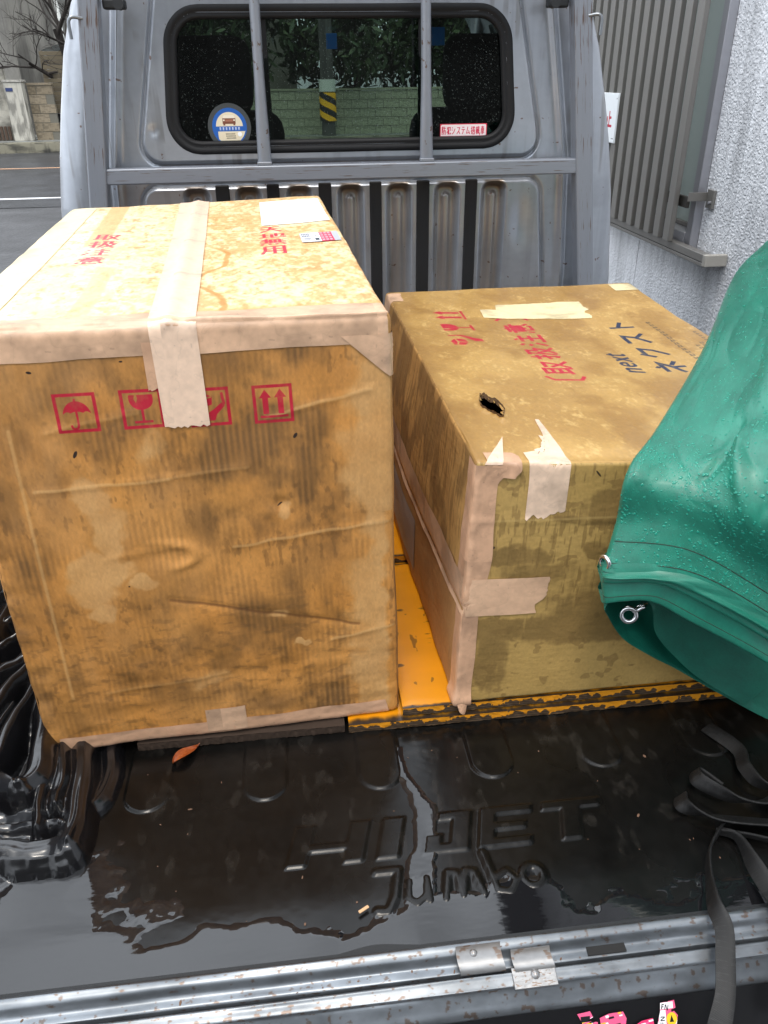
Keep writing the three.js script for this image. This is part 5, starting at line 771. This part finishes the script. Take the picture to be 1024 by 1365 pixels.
// ---------- black vinyl sheet bunched on the left
{
  const t = thing('black_vinyl_sheet', 'glossy black vinyl sheet bunched up left of the big soaked box', 'vinyl sheet', [0, 0, 0]);
  const R = [ // path, radius, height (folds of the sheet)
    [[[-0.53, -0.20], [-0.545, -0.30], [-0.56, -0.40]], 0.012, 0.05], [[[-0.62, -0.20], [-0.64, -0.30], [-0.62, -0.42]], 0.014, 0.07], [[[-0.66, -0.24], [-0.67, -0.34], [-0.655, -0.44]], 0.014, 0.085], [[[-0.64, -0.215], [-0.57, -0.215], [-0.51, -0.21]], 0.012, 0.036],
    [[[-0.72, -0.24], [-0.60, -0.195], [-0.545, -0.175], [-0.497, -0.172]], 0.028, 0.038],
    [[[-0.505, -0.40], [-0.502, -0.31], [-0.492, -0.23], [-0.488, -0.178]], 0.026, 0.046],
    [[[-0.47, -0.40], [-0.462, -0.33], [-0.468, -0.27], [-0.492, -0.235]], 0.017, 0.021],
    [[[-0.575, -0.47], [-0.562, -0.37], [-0.550, -0.29], [-0.562, -0.262]], 0.028, 0.078],
    [[[-0.588, -0.50], [-0.602, -0.40], [-0.612, -0.32], [-0.605, -0.27], [-0.572, -0.256]], 0.025, 0.080],
    [[[-0.60, -0.52], [-0.635, -0.44], [-0.648, -0.36], [-0.66, -0.28]], 0.024, 0.086],
    [[[-0.60, -0.55], [-0.645, -0.50], [-0.70, -0.44]], 0.022, 0.088],
    [[[-0.61, -0.60], [-0.655, -0.555], [-0.71, -0.52]], 0.020, 0.096],
    [[[-0.62, -0.65], [-0.67, -0.61], [-0.715, -0.585]], 0.022, 0.104],
    [[[-0.63, -0.72], [-0.68, -0.67], [-0.72, -0.65]], 0.024, 0.120],
    [[[-0.66, -0.235], [-0.59, -0.245], [-0.525, -0.24], [-0.50, -0.25]], 0.024, 0.034],
    [[[-0.68, -0.30], [-0.68, -0.40], [-0.69, -0.50], [-0.69, -0.75]], 0.035, 0.105],
    [[[-0.535, -0.36], [-0.525, -0.29], [-0.52, -0.235]], 0.018, 0.05],
  ].map(([p, r, h]) => ({ r, h, s: Array.from({ length: 57 }, (_, i) => catmull(p, i / 56)) }));
  for (const q of R) { const X = q.s.map(p => p[0]), Z = q.s.map(p => p[1]), e = q.r * 1.1; q.x0 = Math.min(...X) - e; q.x1 = Math.max(...X) + e; q.z0 = Math.min(...Z) - e; q.z1 = Math.max(...Z) + e; }
  const H = (x0, z0) => {
    const x = x0 + 0.016 * (fbm(x0 * 14, z0 * 14, 2, 540) - 0.5), z = z0 + 0.016 * (fbm(x0 * 22 + 5, z0 * 22, 3, 541) - 0.5);
    let h = -0.004; const foot = 1 - Math.hypot((x + 0.61) / 0.145, (z + 0.43) / 0.31); if (foot > 0) h = 0.018 * ss(0, 0.15, foot);
    for (const q of R) {
      let best = 9, bi = 0, sd = 0; if (x < q.x0 || x > q.x1 || z < q.z0 || z > q.z1) continue; for (let i = 0; i < 56; i++) { const a = q.s[i], b = q.s[i + 1], dx = b[0] - a[0], dz = b[1] - a[1], tt = clamp(((x - a[0]) * dx + (z - a[1]) * dz) / (dx * dx + dz * dz)), d = Math.hypot(x - a[0] - tt * dx, z - a[1] - tt * dz); if (d < best) { best = d; bi = i + tt; sd = Math.sign((x - a[0]) * dz - (z - a[1]) * dx); } }
      if (best < q.r * 1.05) { const f = best / q.r, cr = 0.86 * q.h * Math.pow(Math.max(1 - Math.pow(f, 1.7), 0), 0.72) * (0.9 + 0.2 * n2(bi * 0.10, q.r * 900, 542)) + 0.0042 * (n2(sd * best * 210 + 20, bi * 0.05, 543) - 0.5) * ss(1, 0.5, f) + 0.003 * Math.exp(-(((best * sd - q.r * 0.25) / 0.003) ** 2)); h = Math.max(h, cr); }
    }
    return h;
  };
  part('sheet', gridGeo(170, 330, (u, v) => { const x = lerp(-0.698, -0.43, u), z = lerp(-0.10, -0.82, v); return [x, 0.664 + H(x, z), z, u * 2, v * 5]; }), phy({ color: lin(0.006, 0.006, 0.007), roughness: 0.2, clearcoat: 0.35, clearcoatRoughness: 0.1 }), t);
}
// ---------- black webbing straps, right
{
  const webb = phy({ map: tex(paint(256, 128, (u, v) => { const s = ss(0.62, 0.72, fbm(u * 30, v * 6, 3, 550)), w = Math.sin(u * 256 * 0.8) * 3; const q = 7 + 0.5 * w + 34 * s * fbm(u * 60, v * 20, 2, 551); return [q, q, q * 1.02]; })), roughness: 0.55, bumpMap: weaveBump, bumpScale: 0.0004 });
  const t = thing('webbing_strap', 'black webbing strap looped in a pile at the right rear corner of the mat', 'strap', [0, 0, 0]);
  part('strap', ribbon([[0.56, 0.678, -0.21, 0, 0.5, 1, 0.021], [0.47, 0.684, -0.150, 0, 0.6, 1, 0.021], [0.431, 0.690, -0.128, 0, 0.8, 1, 0.021], [0.398, 0.690, -0.135, 0.3, 1, 0.8, 0.021], [0.376, 0.686, -0.158, 0.6, 0.9, 0.4, 0.021], [0.360, 0.684, -0.183, 0.8, 1, 0.3, 0.022], [0.372, 0.680, -0.200, 0.5, 1, 0.3, 0.012], [0.395, 0.672, -0.175, 0.4, 1, 0.2, 0.012]], 0.0028, 90), webb, t);
  part('strap', ribbon([[0.60, 0.676, -0.09, 0, 0.35, 1, 0.021], [0.47, 0.680, -0.093, 0, 0.4, 1, 0.021], [0.42, 0.684, -0.100, 0, 0.5, 1, 0.021], [0.366, 0.684, -0.113, 0.1, 0.6, 1, 0.025], [0.340, 0.682, -0.127, 0.4, 0.7, 0.8, 0.021], [0.323, 0.680, -0.146, 0.7, 0.8, 0.4, 0.022], [0.330, 0.674, -0.165, 0.7, 0.8, 0.2, 0.02]], 0.0028, 80), webb, t);
  part('strap', ribbon([[0.43, 0.668, -0.29, 1, 0.3, 0, 0.022], [0.449, 0.676, -0.234, 1, 0.8, 0.2, 0.02], [0.438, 0.682, -0.194, 0.7, 1, 0.4, 0.02], [0.452, 0.682, -0.158, 0.3, 1, 0.8, 0.022], [0.53, 0.678, -0.125, 0, 0.7, 1, 0.021]], 0.0028, 60), webb, t);
  const h = thing('webbing_strap', 'black webbing strap hanging over the truck tailgate beside the torn stickers', 'strap', [0, 0, 0]);
  part('strap', ribbon([[0.362, 0.672, -0.110, 0.2, 1, 0, 0.016], [0.350, 0.680, -0.098, 0, 1, 0, 0.016], [0.322, 0.684, -0.070, 0, 1, 0.1, 0.018], [0.304, 0.684, -0.034, 0.1, 1, 0.1, 0.020], [0.292, 0.686, 0.002, 0.5, 0.9, 0.1, 0.022], [0.290, 0.684, 0.030, 1, 0.45, 0, 0.021], [0.278, 0.676, 0.060, 1, 0.2, 0, 0.021], [0.264, 0.662, 0.092, 1, 0.25, 0, 0.021], [0.246, 0.632, 0.122, 1, 0.5, 0.2, 0.025], [0.24, 0.57, 0.155, 1, 0.6, 0.3, 0.025]], 0.0028, 110), webb, h);
  const k = thing('webbing_strap', 'black webbing strap trailing from the pile to the right end of the sill', 'strap', [0, 0, 0]);
  part('strap', ribbon([[0.355, 0.672, -0.106, 0.2, 1, 0, 0.012], [0.372, 0.676, -0.090, 0.2, 1, 0, 0.014], [0.372, 0.677, -0.050, 0.6, 0.8, 0, 0.022], [0.371, 0.678, -0.014, 1, 0.4, 0, 0.021], [0.368, 0.682, 0.022, 1, 0.2, 0, 0.021], [0.36, 0.664, 0.085, 1, 0.1, 0, 0.021], [0.355, 0.60, 0.135, 1, 0, 0, 0.021]], 0.0028, 80), webb, k);
  part('strap', ribbon([[0.350, 0.674, -0.104, 0, 1, 0, 0.010], [0.385, 0.676, -0.092, 0, 1, 0.2, 0.010], [0.43, 0.674, -0.078, 0, 1, 0.4, 0.012], [0.52, 0.672, -0.07, 0, 0.8, 1, 0.02]], 0.0026, 40), webb, k);
}
// ---------- fallen leaf and bits
{
  const t = thing('fallen_leaf', 'orange brown fallen leaf on the mat below the big soaked box', 'leaf', [-0.358, 0.668, -0.333], 0.78);
  const lm = phy({ map: tex(paint(256, 128, (u, v) => { const vein = ss(0.03, 0.01, Math.abs(v - 0.5)) + 0.6 * ss(0.05, 0.02, Math.abs(((u * 9 + Math.abs(v - 0.5) * 6) % 1) - 0.5)), a = fbm(u * 14, v * 9, 4, 560); return mix3([118, 50, 20], [172, 94, 44], clamp(a + 0.25 * vein)); })), roughness: 0.3 });
  part('blade', gridGeo(24, 10, (u, v) => { const x = (u - 0.5) * 0.048, w = 0.0085 * Math.pow(Math.sin(Math.PI * Math.pow(u, 0.85)), 0.8), s = v * 2 - 1; return [x, 0.001 + 0.004 * s * s + 0.003 * Math.sin(u * 5), s * w]; }), lm, t);
  part('stalk', [tube([[0.022, 0.0, 0], [0.030, 0.003, -0.001], [0.037, 0.004, -0.004]], 0.0007, 10, 6)], lm, t);
  const c = thing('wood_chip', 'tiny tan wood chip at the edge of the puddle near the letter J', 'wood chip', [-0.119, 0.667, -0.055], 0.5);
  part('chip', [bx(0.014, 0.002, 0.004, 0, 0, 0, 0.0008)], std({ color: 0xc9a27a, roughness: 0.8 }), c);
}

renderer.render(scene, camera);
